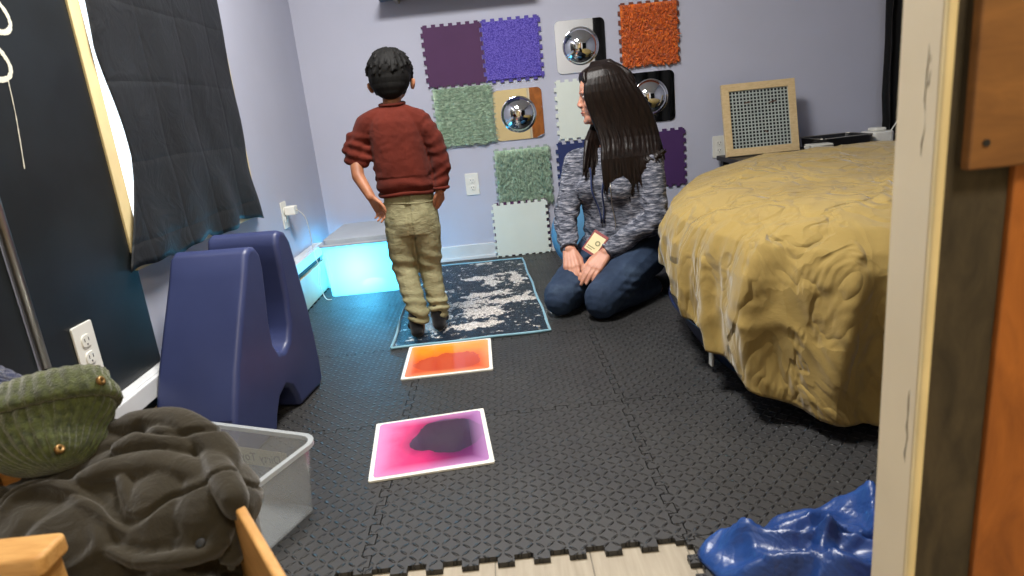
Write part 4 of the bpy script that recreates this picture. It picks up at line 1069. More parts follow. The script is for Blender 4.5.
for s_ in (-1, 1): ell(bm, H(0.009*s_, 0.096, -0.030), (0.0070, 0.0085, 0.0065), HM, 12)
ell(bm, H(0, 0.085, -0.047), (0.018, 0.0085, 0.010), HM, 14)
ell(bm, H(0, 0.083, -0.058), (0.019, 0.0115, 0.0055), HM, 14); ell(bm, H(0, 0.080, -0.067), (0.016, 0.0110, 0.0055), HM, 14)
chain(bm, [H(0, -0.02, -0.07), V((1.455, -0.965, 0.68)), V((1.458, -0.965, 0.60))], [0.050, 0.046, 0.060])
yw = math.atan2(fl.y, fl.x)
loft(bm, [(V((1.457, -0.965, 0.605)), 0.10, 0.05, yw, 0), (V((1.457, -0.965, 0.57)), 0.145, 0.075, yw, 0), (V((1.462, -0.968, 0.48)), 0.140, 0.092, yw, 0), (V((1.468, -0.972, 0.36)), 0.122, 0.085, yw, 0), (pel + V((0, 0, 0.05)), 0.145, 0.10, yw, 0), (pel - V((0, 0, 0.03)), 0.145, 0.10, yw, 0)])
chain(bm, [shR, elR, wrR], [0.047, 0.036, 0.0245]); chain(bm, [shL, elL, wrL], [0.047, 0.036, 0.0245])
chain(bm, [hipR, kneR], [0.075, 0.055]); chain(bm, [hipL, kneL], [0.075, 0.055])
chain(bm, [kneR + V((0, 0, -0.022)), ankR], [0.048, 0.034]); chain(bm, [kneL + V((0, 0, -0.022)), ankL], [0.048, 0.034])
chain(bm, [ankR, ankR + V((0.07, 0.07, -0.012))], [0.033, 0.022]); chain(bm, [ankL, ankL + V((0.055, 0.08, -0.012))], [0.033, 0.022])
hand(bm, wrR, V((-0.02, -0.62, -0.70)), V((-0.30, -0.55, 0.75)), -1, 0.178, (4, 14, 12), 0.05, 0.15)
hand(bm, wrL, V((-0.60, -0.42, -0.48)), V((-0.10, -0.60, 0.78)), 1, 0.178, (4, 12, 10), 0.05, 0.15)
organic('body', bm, SKIN2, wom, 0.0030, 2)
# face details
M['lip'] = plain('lip_colour', '#8f4a42', 0.4)
bm = bmesh.new(); ell(bm, H(0, 0.0870, -0.0575), (0.0160, 0.0100, 0.0048), HM, 14); ell(bm, H(0, 0.0840, -0.0665), (0.0140, 0.0095, 0.0048), HM, 14)
organic('lips', bm, M['lip'], wom, 0.0014, 2)
M['brow'] = plain('brow_hair', '#1d1410', 0.7)
for s_ in (-1, 1):
    bm = bmesh.new(); ell(bm, H(0.029*s_, 0.0775, 0.0035), (0.0115, 0.0095, 0.0065), HM, 14)
    e = fin('eye', bm, bpy.data.materials['eye_white'], wom, smooth=True)
    bm = bmesh.new(); ell(bm, H(0.029*s_, 0.0855, 0.0030), (0.0048, 0.0026, 0.0048), HM, 10); fin('iris', bm, bpy.data.materials['iris_brown'], e, smooth=True)
    bm = bmesh.new(); tube(bm, [H(0.017*s_, 0.0825, 0.0055), H(0.029*s_, 0.0850, 0.0082), H(0.041*s_, 0.0765, 0.0045)], [0.0006, 0.0010, 0.0006], 6); fin('eyelash', bm, M['brow'], e, smooth=True)
    bm = bmesh.new(); tube(bm, [H(0.012*s_, 0.0915, 0.0235), H(0.027*s_, 0.0875, 0.0285), H(0.044*s_, 0.0710, 0.0240)], [0.0010, 0.0016, 0.0008], 6); fin('eyebrow', bm, M['brow'], wom, smooth=True)
# long hair
HW = hair_mat('dark_brown_hair', '#060403', '#1d120d', 0.42)
bm = bmesh.new()
ell(bm, H(0, -0.018, 0.038), (0.084, 0.098, 0.092), HM, 28)
rnd = random.Random(11)
def lock(pts, rs, n=8):
    P = catmull(pts, 3); R_ = []
    for i in range(len(P)):
        t = i/(len(P) - 1)*(len(rs) - 1); j = min(int(t), len(rs) - 2); R_.append(rs[j] + (rs[j+1] - rs[j])*(t - j))
    for i in range(len(P) - 1): pill(bm, P[i], R_[i], P[i+1], R_[i+1], n)
def HL(x, y, z): return H(-x, y, z)
crown = HL(0, -0.01, 0.118)
# solid mass under the locks: from the back of the head over the neck to the shoulders
loft(bm, [(V((1.475, -0.955, 0.850)), 0.082, 0.080, 0, 0), (V((1.485, -0.955, 0.780)), 0.088, 0.068, 0, 0), (V((1.500, -0.955, 0.715)), 0.090, 0.060, 0, 0), (V((1.500, -0.960, 0.655)), 0.092, 0.062, 0, 0), (V((1.505, -0.975, 0.600)), 0.100, 0.070, 0, 0), (V((1.505, -0.990, 0.560)), 0.090, 0.060, 0, 0)])
# camera-side curtain (her left side)
for i in range(96):
    t = i/95
    y0 = 0.077 - 0.174*t; rj = rnd.uniform(-0.003, 0.003)
    w1 = HL(0.062 + 0.010*math.sin(t*PI), y0*0.70 - 0.008*t, 0.090 - 0.012*abs(t - .4)); w2 = HL(0.084 + 0.008*math.sin(t*PI) + rj, y0 - 0.018*t, 0.015); w3 = HL(0.088 + rj, y0 - 0.016 - 0.045*t, -0.075)
    bx_ = 1.395 + 0.225*t
    endz = 0.495 - 0.050*math.sin(min(1, t*1.5)*PI) + 0.105*max(0, t - 0.5)/0.5 + rnd.uniform(-0.030, 0.022)
    w4 = V((bx_ + 0.006 + rnd.uniform(-0.004, 0.004), -1.060 + 0.015*t + rj, 0.665)); w5 = V((bx_ + 0.002, -1.092 + 0.012*t, 0.590)); w6 = V((bx_ + rnd.uniform(-0.016, 0.012) + 0.02*t, -1.108 + 0.012*t + rnd.uniform(-0.008, 0.006), endz))
    lock([HL(0.015, y0*0.4, 0.124), w1, w2, w3, w4, w5, w6], [0.010, 0.0105, 0.010, 0.010, 0.0100, 0.0085, 0.0022], 7)
# far-side curtain (her right side), showing below the chin at the left
for i in range(48):
    t = i/47; y0 = 0.040 - 0.13*t; rj = rnd.uniform(-0.003, 0.003)
    w4 = V((1.352 + 0.12*t + rnd.uniform(-0.006, 0.006), -0.990 + 0.06*t, 0.660)); w5 = V((1.318 + 0.14*t + rnd.uniform(-0.014, 0.012), -1.045 + 0.06*t, 0.540 + rnd.uniform(-0.040, 0.025)))
    lock([HL(-0.015, y0*0.4, 0.122), HL(-0.072, y0, 0.080), HL(-0.082, y0, 0.0), HL(-0.074 + rj, y0 - 0.004, -0.085), w4, w5], [0.010, 0.010, 0.010, 0.010, 0.010, 0.0022], 7)
# back
for i in range(34):
    t = i/33; a = -0.075 + 0.15*t
    lock([HL(a*0.4, -0.03, 0.120), HL(a, -0.100, 0.065), HL(a, -0.122, -0.02), HL(a*1.05, -0.140, -0.10), V((1.585 + 0.045*t, -0.93 - 0.11*t, 0.65)), V((1.600 + 0.045*t + rnd.uniform(-0.008, 0.008), -0.93 - 0.12*t, 0.555 + rnd.uniform(-0.03, 0.03)))], [0.011, 0.011, 0.011, 0.011, 0.010, 0.003], 7)
# hairline at the forehead
for i in range(9):
    t = i/8 - 0.5; lock([HL(t*0.06, 0.03, 0.112), HL(t*0.12, 0.070, 0.090), HL(t*0.16 + 0.0, 0.074, 0.062)], [0.012, 0.011, 0.006])
organic('hair', bm, HW, wom, 0.0026, 1)
# sweater
k = NT('grey_flecked_knit', 0.9, 0, 0.15)
st = k.noise(1.0, 4, 0.65, k.vec((28, 28, 150)), 0.4)
k.color(k.ramp(st, [(0.33, lin('#22262e')), (0.44, lin('#434752')), (0.54, lin('#6a6d78')), (0.68, lin('#a3a3aa'))]))
k.bump(st, 0.4, 0.002, k.bump(k.noise(14, 4, 0.5, dist=0.5), 0.4, 0.010)); M['fleck'] = k.m
bm = bmesh.new()
loft(bm, [(pel + V((0, 0, 0.0)), 0.165, 0.122, yw, 0), (pel + V((0, 0, 0.05)), 0.170, 0.128, yw, 0), (V((1.468, -0.972, 0.33)), 0.150, 0.112, yw, 0), (V((1.463, -0.970, 0.43)), 0.155, 0.116, yw, 0), (V((1.460, -0.968, 0.50)), 0.160, 0.110, yw, 0),
          (V((1.457, -0.965, 0.56)), 0.150, 0.090, yw, 0), (V((1.457, -0.965, 0.605)), 0.110, 0.070, yw, 0), (V((1.457, -0.966, 0.632)), 0.070, 0.060, yw, 0)])
for s_, e_, w_ in ((shR, elR, wrR), (shL, elL, wrL)):
    m1 = s_.lerp(e_, 0.5) + V((0, 0, 0.004)); wend = e_.lerp(w_, 0.88)
    chain(bm, [V((1.457, -0.965, 0.59)).lerp(s_, 0.55), s_ + V((0, 0, -0.006)), m1, e_, e_.lerp(w_, 0.5), wend], [0.055, 0.060, 0.054, 0.050, 0.043, 0.037])
ell(bm, V((1.46, -0.97, 0.47)) + ff*0.085 + fl*0.065, (0.060, 0.050, 0.060)); ell(bm, V((1.46, -0.97, 0.47)) + ff*0.085 - fl*0.065, (0.060, 0.050, 0.060))
def wr_w(p, n):
    a = 0.003*nz(p, 14, 2) + 0.0018*nz(p, 36, 6)
    for e_ in (elR, elL):
        d_ = (p - e_).length
        if d_ < 0.14: a += 0.0045*(1 - d_/0.14)*math.sin((p.z*0.8 + p.x*0.5 - p.y*0.4)*170 + 2*nz(p, 12))
    if p.z < 0.34: a += 0.0045*math.sin(p.z*110 + 4*nz(p, 7))*min(1, (0.34 - p.z)/0.06)
    return a
sw = organic('sweater', bm, M['fleck'], wom, 0.0042, 4, wr_w)
for e_, w_ in ((elR, wrR), (elL, wrL)):
    ax_ = (w_ - e_).normalized(); c_ = e_.lerp(w_, 0.97); bm = bmesh.new(); P = ring_pts(c_, 0.0315, ax_, 24); tube(bm, P + [P[0]], 0.0062, 8, cap=False)
    fin('cuff', bm, M['fleck'], sw, smooth=True)
# jeans
k = NT('blue_denim', 0.8, 0, 0.2)
k.color(k.ramp(k.noise(6, 5, 0.6), [(0.3, lin('#1d2a3d')), (0.55, lin('#2d3b51')), (0.75, lin('#455569'))]))
k.bump(k.noise(420, 2), 0.3, 0.0008, k.bump(k.noise(13, 4, 0.6, dist=1.0), 0.45, 0.012)); M['denim'] = k.m
bm = bmesh.new()
for hp, kn, an in ((hipR, kneR, ankR), (hipL, kneL, ankL)):
    chain(bm, [hp, hp.lerp(kn, 0.5) + V((0, 0, 0.006)), kn + V((0, 0, 0.004)), kn + V((0, 0, -0.006)) + (kn - hp).normalized()*0.012], [0.098, 0.086, 0.072, 0.066])
    k0 = kn + V((0, 0, -0.012)); chain(bm, [k0, k0.lerp(an, 0.5), an.lerp(k0, 0.10)], [0.060, 0.054, 0.040])
ell(bm, pel + V((0.02, 0.02, -0.015)), (0.16, 0.14, 0.115))
def wr_j(p, n):
    a = 0.0035*nz(p, 12, 9) + 0.0018*nz(p, 30, 4)
    for h_ in (kneL, kneR):
        d_ = (p - (h_ + V((0.07, 0.07, 0.0)))).length
        if d_ < 0.13: a += 0.0045*(1 - d_/0.13)*math.sin((p.z*1.2 + (p.x + p.y)*0.25)*150 + 2*nz(p, 9))
    q = p + n*a
    if q.z < 0.014: a = a + (0.014 - q.z)*(-1 if n.z < -0.3 else 0)
    return a
jn = organic('jeans', bm, M['denim'], wom, 0.0045, 4, wr_j)
for v in jn.data.vertices:
    if v.co.z < 0.0012: v.co.z = 0.0012
M['shoe'] = plain('dark_shoe', '#111318', 0.7)
for an, dr in ((ankR, V((0.075, 0.075, -0.008))), (ankL, V((0.055, 0.085, -0.008)))):
    bm = bmesh.new(); a0 = V((an.x, an.y, 0.052)); chain(bm, [a0, a0 + dr*0.6, a0 + dr*1.3], [0.038, 0.034, 0.030]); organic('shoe', bm, M['shoe'], wom, 0.005, 3)
# lanyard, zip cord and badge
M['lany'] = fabric('navy_ribbon', '#15264f', 0.7); M['badge_red'] = plain('badge_red', '#7c1d1a', 0.5); k = NT('badge_paper', 0.5); k.color(lin('#cfc293')); M['badge_paper'] = k.m
bm = bmesh.new()
def chest(z, side): return V((1.462, -0.970, z)) + ff*(0.118 + 0.025*math.exp(-((z - 0.47)/0.05)**2)) + fl*side
for s0, s1 in ((-0.045, -0.008), (0.030, 0.004)):
    P = [chest(0.56 - 0.20*i/9, s0 + (s1 - s0)*i/9) for i in range(10)] + [chest(0.335, s1)]
    tube(bm, P, 0.0042, 6)
ly = fin('lanyard', bm, M['lany'], wom, smooth=True)
bx = Matrix((V((0.84, -0.46, 0.28)).normalized(), V((0, 0, 0)), V((0, 0, 0)))) if False else None
bc = V((1.342, -1.125, 0.268)); bn = V((-0.25, -0.80, 0.45)).normalized(); bu = V((0.62, 0.25, 0.62)); bu = (bu - bn*bu.dot(bn)).normalized(); bs = bu.cross(bn).normalized()
BMX = Matrix((bs, bu, bn)).transposed().to_4x4(); BMX.translation = bc
bm = bmesh.new(); prism(bm, rrect(-0.034, -0.048, 0.034, 0.048, 0.004), 0.003, BMX); fin('badge_holder', bm, M['badge_red'], ly)
bm = bmesh.new(); prism(bm, rrect(-0.028, -0.038, 0.028, 0.036, 0.002), 0.0036, BMX); fin('badge_card', bm, M['badge_paper'], ly); CARD = None
bm = bmesh.new(); lathe(bm, [(0.006, 0.0037), (0.011, 0.0037), (0.011, 0.0041), (0.006, 0.0041)], 16, BMX @ Matrix.Translation((0.010, 0.004, 0))); box(bm, (-0.022, -0.022, 0.0037), (0.012, -0.018, 0.0040), BMX); box(bm, (-0.022, -0.030, 0.0037), (0.004, -0.027, 0.0040), BMX)
fin('badge_print', bm, plain('badge_print', '#7d7a52', 0.6), ly)
bm = bmesh.new(); P = [chest(0.50 - 0.19*i/9, 0.052 + 0.004*math.sin(i)) for i in range(10)]; tube(bm, P, 0.0018, 6)
fin('beaded_cord', bm, M['steel'], ly, smooth=True)

# ------------------------------------------------------------------ big bag under the yellow sheet
k = NT('navy_vinyl', 0.4, 0, 0.5); k.color(k.ramp(k.noise(4, 4), [(0.3, lin('#101a38')), (0.7, lin('#16234a'))])); k.bump(k.noise(9, 3), 0.3, 0.01); M['navy_vinyl'] = k.m
cp = thing('crash_pad', 'large dark blue padded floor cushion, mostly hidden under the yellow sheet', 'cushion', (2.32, -1.37, 0.0115))
PADC = [(3.070, -1.00), (2.900, -0.58), (2.420, -0.50), (2.060, -0.62), (1.810, -0.88), (1.672, -1.17), (1.550, -1.50), (1.545, -1.85), (1.640, -2.17), (1.900, -2.330), (2.450, -2.350), (2.930, -2.200), (3.070, -1.80)]
PO = [V((p.x, p.y, 0)) for p in catmull([(x, y, 0) for x, y in PADC], 16, closed=True)]
PN = []
for i in range(len(PO)):
    t_ = (PO[(i+1) % len(PO)] - PO[i-1]).normalized(); PN.append(V((t_.y, -t_.x, 0)))
if (PN[0].x < 0): PN = [-n_ for n_ in PN]
PADPROF = [(0.06, 0.0118), (0.030, 0.06), (0.012, 0.16), (0.002, 0.27), (0.0, 0.36), (0.018, 0.425), (0.06, 0.462), (0.14, 0.486), (0.27, 0.499), (0.40, 0.505)]
bm = bmesh.new(); R_ = []
for ins, z in PADPROF: R_.append([bm.verts.new((q.x - n_.x*ins, q.y - n_.y*ins, z)) for q, n_ in zip(PO, PN)])
for a, b in zip(R_, R_[1:]):
    for i in range(len(a)): bm.faces.new((a[i], a[(i+1) % len(a)], b[(i+1) % len(a)], b[i]))
bm.faces.new(R_[-1]); bm.faces.new(R_[0][::-1])
fin('pad', bm, M['navy_vinyl'], cp, smooth=True)
bm = bmesh.new(); tube(bm, [q + n_*0.010 + V((0, 0, 0.135)) for q, n_ in zip(PO, PN)] + [PO[0] + PN[0]*0.010 + V((0, 0, 0.135))], 0.005, 6, cap=False)
fin('piping', bm, M['navy_vinyl'], cp, smooth=True)
bm = bmesh.new(); box(bm, (1.552, -1.90, 0.03), (1.5575, -1.875, 0.075)); fin('care_tag', bm, M['white_plastic'], cp)
k = NT('mustard_cotton', 0.85, 0, 0.2)
k.color(k.ramp(k.noise(2.5, 5, 0.6), [(0.3, lin('#87713b')), (0.7, lin('#9c8549'))])); k.b.inputs['Sheen Weight'].default_value = 0.25
nb = k.bump(k.noise(7.0, 5, 0.55, k.vec((1, 1, 1), (0.4, 0.3, 0.6)), 0.5), 0.40, 0.018)
rd = k.ma('ABSOLUTE', k.ma('SUBTRACT', k.noise(5.5, 3, 0.5, k.vec((1.0, 1.0, 0.6)), 0.8), 0.5)); nb = k.bump(k.ma('MINIMUM', k.ma('MULTIPLY', rd, 14.0), 1.0), 0.9, 0.007, nb)
rd2 = k.ma('ABSOLUTE', k.ma('SUBTRACT', k.noise(4.0, 2, 0.5, k.vec((1.6, 1.0, 0.5), (0.3, 0.5, 0.9)), 0.3), 0.5)); nb = k.bump(k.ma('MINIMUM', k.ma('MULTIPLY', rd2, 16.0), 1.0), 0.8, 0.007, nb)
k.bump(k.noise(700, 2), 0.2, 0.0005, nb); M['mustard'] = k.m
# perimeter position (outline point, outward normal) by arc length
PL = [0.0]
for i in range(len(PO)): PL.append(PL[-1] + (PO[(i+1) % len(PO)] - PO[i]).length)
def peri(s_):
    s_ %= PL[-1]; lo_, hi_ = 0, len(PO)
    while hi_ - lo_ > 1:
        m_ = (lo_ + hi_)//2
        if PL[m_] <= s_: lo_ = m_
        else: hi_ = m_
    f_ = (s_ - PL[lo_])/(PL[lo_+1] - PL[lo_]); j_ = (lo_ + 1) % len(PO)
    return PO[lo_].lerp(PO[j_], f_), PN[lo_].lerp(PN[j_], f_).normalized()
# the sheet: inner part lies on the pad top, outer part hangs in folds down to a hem of varying height
def hem_z(q):
    # left side rises towards the back; the front nearly touches the floor
    if q.x < 2.0 and q.y > -2.33:
        hp = [(-2.35, 0.035), (-2.20, 0.070), (-2.00, 0.130), (-1.72, 0.180), (-1.50, 0.260), (-1.38, 0.320), (-1.18, 0.370), (-0.95, 0.390), (-0.50, 0.370)]
        for (a0, b0), (a1, b1) in zip(hp, hp[1:]):
            if q.y <= a1: return b0 + (b1 - b0)*max(0, min(1, (q.y - a0)/(a1 - a0))) + 0.008*math.sin(q.y*23)
    return 0.028 + 0.008*math.sin(q.x*11)
def ridge(x, y, s1, w_): 
    n_ = noise.noise(Vector((x + 0.6*noise.noise(Vector((x*0.9, y*0.9, s1 + 3))), y, s1)))
    return max(0.0, 1 - abs(n_)/w_)
SPROF = [(0.55, 0.512), (0.40, 0.512), (0.27, 0.506), (0.14, 0.494), (0.06, 0.472), (0.012, 0.432), (-0.010, 0.360), (-0.010, 0.270), (-0.004, 0.160), (0.000, 0.020)]
def sprof(z):
    for (a0, z0), (a1, z1) in zip(SPROF[3:], SPROF[4:]):
        if z <= z0 and z >= z1: return a0 + (a1 - a0)*(z0 - z)/(z0 - z1)
    return SPROF[-1][0]
SC_ = V((2.40, -1.40, 0)); NS, NTOP, NSIDE = 560, 46, 72
FOLDS = []                                  # hanging folds: arc position, slant, width, depth
for fx, fy, sl, w_, d_ in ((1.69, -1.22, 0.10, 0.030, 0.020), (1.62, -1.36, 0.18, 0.022, 0.024), (1.56, -1.50, 0.22, 0.020, 0.026), (1.55, -1.66, 0.16, 0.018, 0.022), (1.55, -1.80, 0.12, 0.026, 0.034), (1.585, -1.98, -0.10, 0.020, 0.030), (1.64, -2.15, -0.16, 0.032, 0.040),
                           (1.76, -2.26, -0.05, 0.022, 0.034), (1.90, -2.33, 0.04, 0.034, 0.046), (2.04, -2.34, -0.06, 0.022, 0.034), (2.18, -2.35, 0.08, 0.030, 0.040), (2.36, -2.35, 0.0, 0.034, 0.040), (2.60, -2.32, 0.05, 0.04, 0.040)):
    k_ = min(range(len(PO)), key=lambda a: (PO[a].x - fx)**2 + (PO[a].y - fy)**2); FOLDS.append((PL[k_], sl, w_, d_))
def hang(s_, z, dn_):
    o_ = 0.0
    for c_, sl, w_, d_ in FOLDS:
        x = s_ - c_ - sl*(z - 0.2) - 0.018*math.sin(z*11 + c_*7)
        if abs(x) < 0.25: o_ += 1.25*d_*min(1, 0.10 + dn_*2.2)*(math.exp(-(x/w_)**2) if x > 0 else math.exp(-(x/(w_*2.2))**2))
    return o_
rows = []
gauss = lambda x_, c_, w_: math.exp(-((x_ - c_)/w_)**2)
for i in range(NS):
    s_ = PL[-1]*i/NS; q, n_ = peri(s_); hz = hem_z(q); row = []
    col_top = []
    for j in range(NTOP):                                           # centre -> shoulder
        t = j/NTOP; e = q - n_*0.14; pt_ = SC_.lerp(e, t)
        ins = (pt_ - q).length
        z = 0.513 if ins > 0.45 else 0.494 + 0.019*min(1, max(0, (ins - 0.14)/0.28))**0.6
        w = 0.012*noise.noise(Vector((pt_.x*3.0, pt_.y*2.2, 2))) + 0.010*ridge(pt_.x*2.2 + pt_.y*1.5, pt_.y*1.0 - pt_.x*0.4, 5, 0.16) + 0.007*ridge(pt_.x*4 - pt_.y*2.5, pt_.y*2.5, 9, 0.12)
        z += max(-0.004, w)*min(1, t*3)*min(1, max(0, ins - 0.14)/0.10)
        if ins < 0.50: z += 1.2*hang(s_, 0.494 + (ins - 0.14)*0.6, 0.0)*max(0, 1 - (ins - 0.14)/0.36)**1.5
        col_top.append(V((pt_.x, pt_.y, z + 0.006)))
    row += col_top
    for j in range(NSIDE + 1):                                      # shoulder -> hem
        u = j/NSIDE
        z = 0.494 + (hz - 0.494)*(0.10*u + 0.90*u**1.35) if u < 1 else hz
        ins = sprof(z); dn_ = (0.494 - z)/0.47
        s2 = s_ + 0.06*math.sin(z*9 + s_*2.0)
        f1 = noise.noise(Vector((s2*3.6, z*0.5, 1))); f2 = ridge(s2*4.6, z*0.7 + 4, 6, 0.24); f3 = ridge(s2*9 + z*6, z*4, 8, 0.16)
        amp = min(1, dn_*1.6)
        off = 0.012*min(1, dn_*5) + amp*(0.020*(0.5 + f1) + 0.010*f2 + 0.009*f3) + 0.008*ridge(s_*7.0 + z*2, z*2.2 - s_, 12, 0.14)*min(1, dn_*4) + hang(s_, z, dn_)
        off += 0.020*max(0, dn_)**2
        if q.x < 1.9: off *= 1 - 0.45*min(1, max(0, (q.y + 2.1)/0.4))
        else: off += 0.030*dn_
        # deep diagonal creases near the room-side corner at the back
        cr = 0.0
        if q.x < 1.95 and q.y > -1.75 and z > 0.15:
            cr = 0.010*math.sin((s_*6.5 + z*16) + 2.5*noise.noise(Vector((s_*5, z*7, 3))))*gauss(q.y, -1.25, 0.35)
        pt_ = q + n_*(-ins + max(0.004, off + cr))
        row.append(V((pt_.x, pt_.y, max(0.0165, z + 0.006 + 0.006*noise.noise(Vector((s_*7, z*7, 21)))*(1 - u*0.5)))))
    rows.append(row)
me = bpy.data.meshes.new('yellow_sheet'); K_ = NTOP + NSIDE + 1
vs_ = []; 
for r_ in rows: vs_ += [tuple(p_) for p_ in r_]
fs_ = []
for i in range(NS):
    i2 = (i + 1) % NS
    for j in range(K_ - 1):
        if j == 0: fs_.append((i*K_ + 1, i*K_, i2*K_ + 1)) if False else fs_.append((0, i2*K_ + 1, i*K_ + 1))
        else: fs_.append((i*K_ + j, i2*K_ + j, i2*K_ + j + 1, i*K_ + j + 1))
me.from_pydata(vs_, [], fs_); bmx = bmesh.new(); bmx.from_mesh(me)
bmesh.ops.delete(bmx, geom=[v for v in bmx.verts if not v.link_faces], context='VERTS'); bmesh.ops.recalc_face_normals(bmx, faces=bmx.faces); bmx.to_mesh(me); bmx.free()
o = link('yellow_sheet', me, M['mustard'], None, base=(2.32, -1.40, 0.017), smooth=True)
sd = o.modifiers.new('s', 'SOLIDIFY'); sd.thickness = 0.0018; sd.offset = 0
meta(o, 'mustard yellow bed sheet draped in folds over the large blue cushion', 'sheet')
bm = bmesh.new(); tube(bm, catmull([(1.800, -2.375, 0.030), (1.796, -2.392, 0.022), (1.803, -2.401, 0.0135), (1.795, -2.415, 0.013)], 5), 0.0011, 5)
fin('loose_thread', bm, M['chalk'], o, smooth=True)

# ------------------------------------------------------------------ crumpled blue tarp
k = NT('royal_blue_vinyl', 0.36, 0, 0.6); k.color(k.ramp(k.noise(4, 3), [(0.3, lin('#173368')), (0.7, lin('#214788'))]))
k.bump(k.noise(28, 4, 0.6, dist=1.0), 0.35, 0.006, k.bump(k.noise(9, 3, 0.6, dist=1.5), 0.5, 0.015)); M['royal'] = k.m
bm = bmesh.new(); g = []; NA, NR = 220, 80; tc = V((1.605, -2.815, 0))
for i in range(NA):
    an_ = 2*PI*i/NA; c_, s_ = math.cos(an_), math.sin(an_)
    rad = (0.335 + 0.030*math.sin(3*an_ + 0.6) + 0.022*math.sin(7*an_ + 2) + 0.012*math.sin(13*an_)); col = []
    for j in range(1, NR + 1):
        t = j/NR; x = tc.x + rad*t*c_; y = tc.y + rad*t*s_*0.68
        base_ = (1 - t**2.4)
        r1 = ridge(x*4.2 + y*2.2, y*4.2 - x*1.0, 31, 0.30); r2 = ridge(x*7.5 - y*5, y*7 + x*3, 37, 0.26); r3 = ridge(x*17 + y*9, y*15 - x*8, 41, 0.24)
        h_ = 0.045*base_ + (0.060*r1**1.3 + 0.034*r2**1.3 + 0.007*r3)*(base_**0.5 if base_ > 0 else 0) + 0.010*noise.noise(Vector((x*9, y*9, 4)))*base_
        wx = 0.020*noise.noise(Vector((x*7, y*7, 51)))*base_; wy = 0.020*noise.noise(Vector((x*7, y*7, 57)))*base_
        z_ = 0.0135 + max(0.0, h_)
        if t > 0.90: z_ += 0.004*math.sin((t - 0.90)/0.10*PI)*abs(math.sin(an_*9 + 1))
        col.append(bm.verts.new((x + wx, y + wy, z_)))
    g.append(col)
cv = bm.verts.new((tc.x, tc.y, 0.10))
for i in range(NA):
    i2 = (i+1) % NA; bm.faces.new((cv, g[i][0], g[i2][0]))
    for j in range(NR - 1): bm.faces.new((g[i][j], g[i][j+1], g[i2][j+1], g[i2][j]))
tp_ = fin('blue_cover', bm, M['royal'], base=(1.555, -2.8, 0.0135), smooth=True)
sd = tp_.modifiers.new('s', 'SOLIDIFY'); sd.thickness = 0.0012; sd.offset = 1
meta(tp_, 'crumpled shiny royal blue vinyl cover lying on the floor beside the doorway', 'cover')

# ------------------------------------------------------------------ wooden box holding the jacket
wb = thing('wooden_box', 'open light wood box with rounded front rail, holding the jacket', 'box', (0.38, -2.86, 0.0))
e0, e1 = V((0.408, -2.655, 0)), V((0.725, -3.130, 0)); ed = (e1 - e0).normalized(); en = V((-ed.y, ed.x, 0))
if en.x < 0: en = -en
bm = bmesh.new(); q = [e0, e1, e1 + en*0.013, e0 + en*0.013]; prism(bm, [(p.x, p.y) for p in q], 0.330, Matrix.Translation((0, 0, 0.040)))
fin('side_panel', bm, M['birch'], wb, bevel=0.004, seg=3)
bm = bmesh.new(); q = [V((0.080, -2.665, 0)), V((0.400, -2.640, 0)), V((0.400, -2.620, 0)), V((0.080, -2.645, 0))]; prism(bm, [(p.x, p.y) for p in q], 0.290, Matrix.Translation((0, 0, 0.040)))
fin('back_panel', bm, M['birch_x'], wb, bevel=0.003)
fin('side_panel', B((0.060, -3.060, 0.040), (0.078, -2.645, 0.320)), M['birch'], wb, bevel=0.003)
bm = bmesh.new(); q = [V((0.080, -3.055, 0)), V((0.655, -3.055, 0)), V((0.395, -2.667, 0)), V((0.080, -2.667, 0))]; prism(bm, [(p.x, p.y) for p in q], 0.015, Matrix.Translation((0, 0, 0.080)))
fin('base_board', bm, M['birch_x'], wb)
bm = bmesh.new(); prism(bm, rrect(0.060, -3.056, 0.436, -3.006, 0.010, 5), 0.024, Matrix.Translation((0, 0, 0.376)))
fin('front_rail', bm, M['birch_x'], wb, bevel=0.005, seg=3)
for x_, z_ in ((0.396, 0.375), (0.066, 0.375)):
    bm = bmesh.new(); box(bm, (x_, -3.050, 0.0), (x_ + 0.030, -3.012, z_)); fin('post', bm, M['birch'], wb, bevel=0.003)
fin('front_panel', B((0.098, -3.040, 0.040), (0.395, -3.024, 0.250)), M['birch_x'], wb, bevel=0.002)
bm = bmesh.new(); lathe(bm, [(0, 0), (0.012, 0), (0.011, 0.362), (0.008, 0.372), (0, 0.376)], 16, Matrix.Translation((0.398, -2.632, 0.0)))
fin('corner_post', bm, M['birch'], wb, smooth=True)
bm = bmesh.new(); lathe(bm, [(0, 0), (0.012, 0), (0.012, 0.04), (0, 0.04)], 16, Matrix.Translation((0.712, -3.115, 0.0)))
fin('foot', bm, M['birch'], wb, smooth=True)

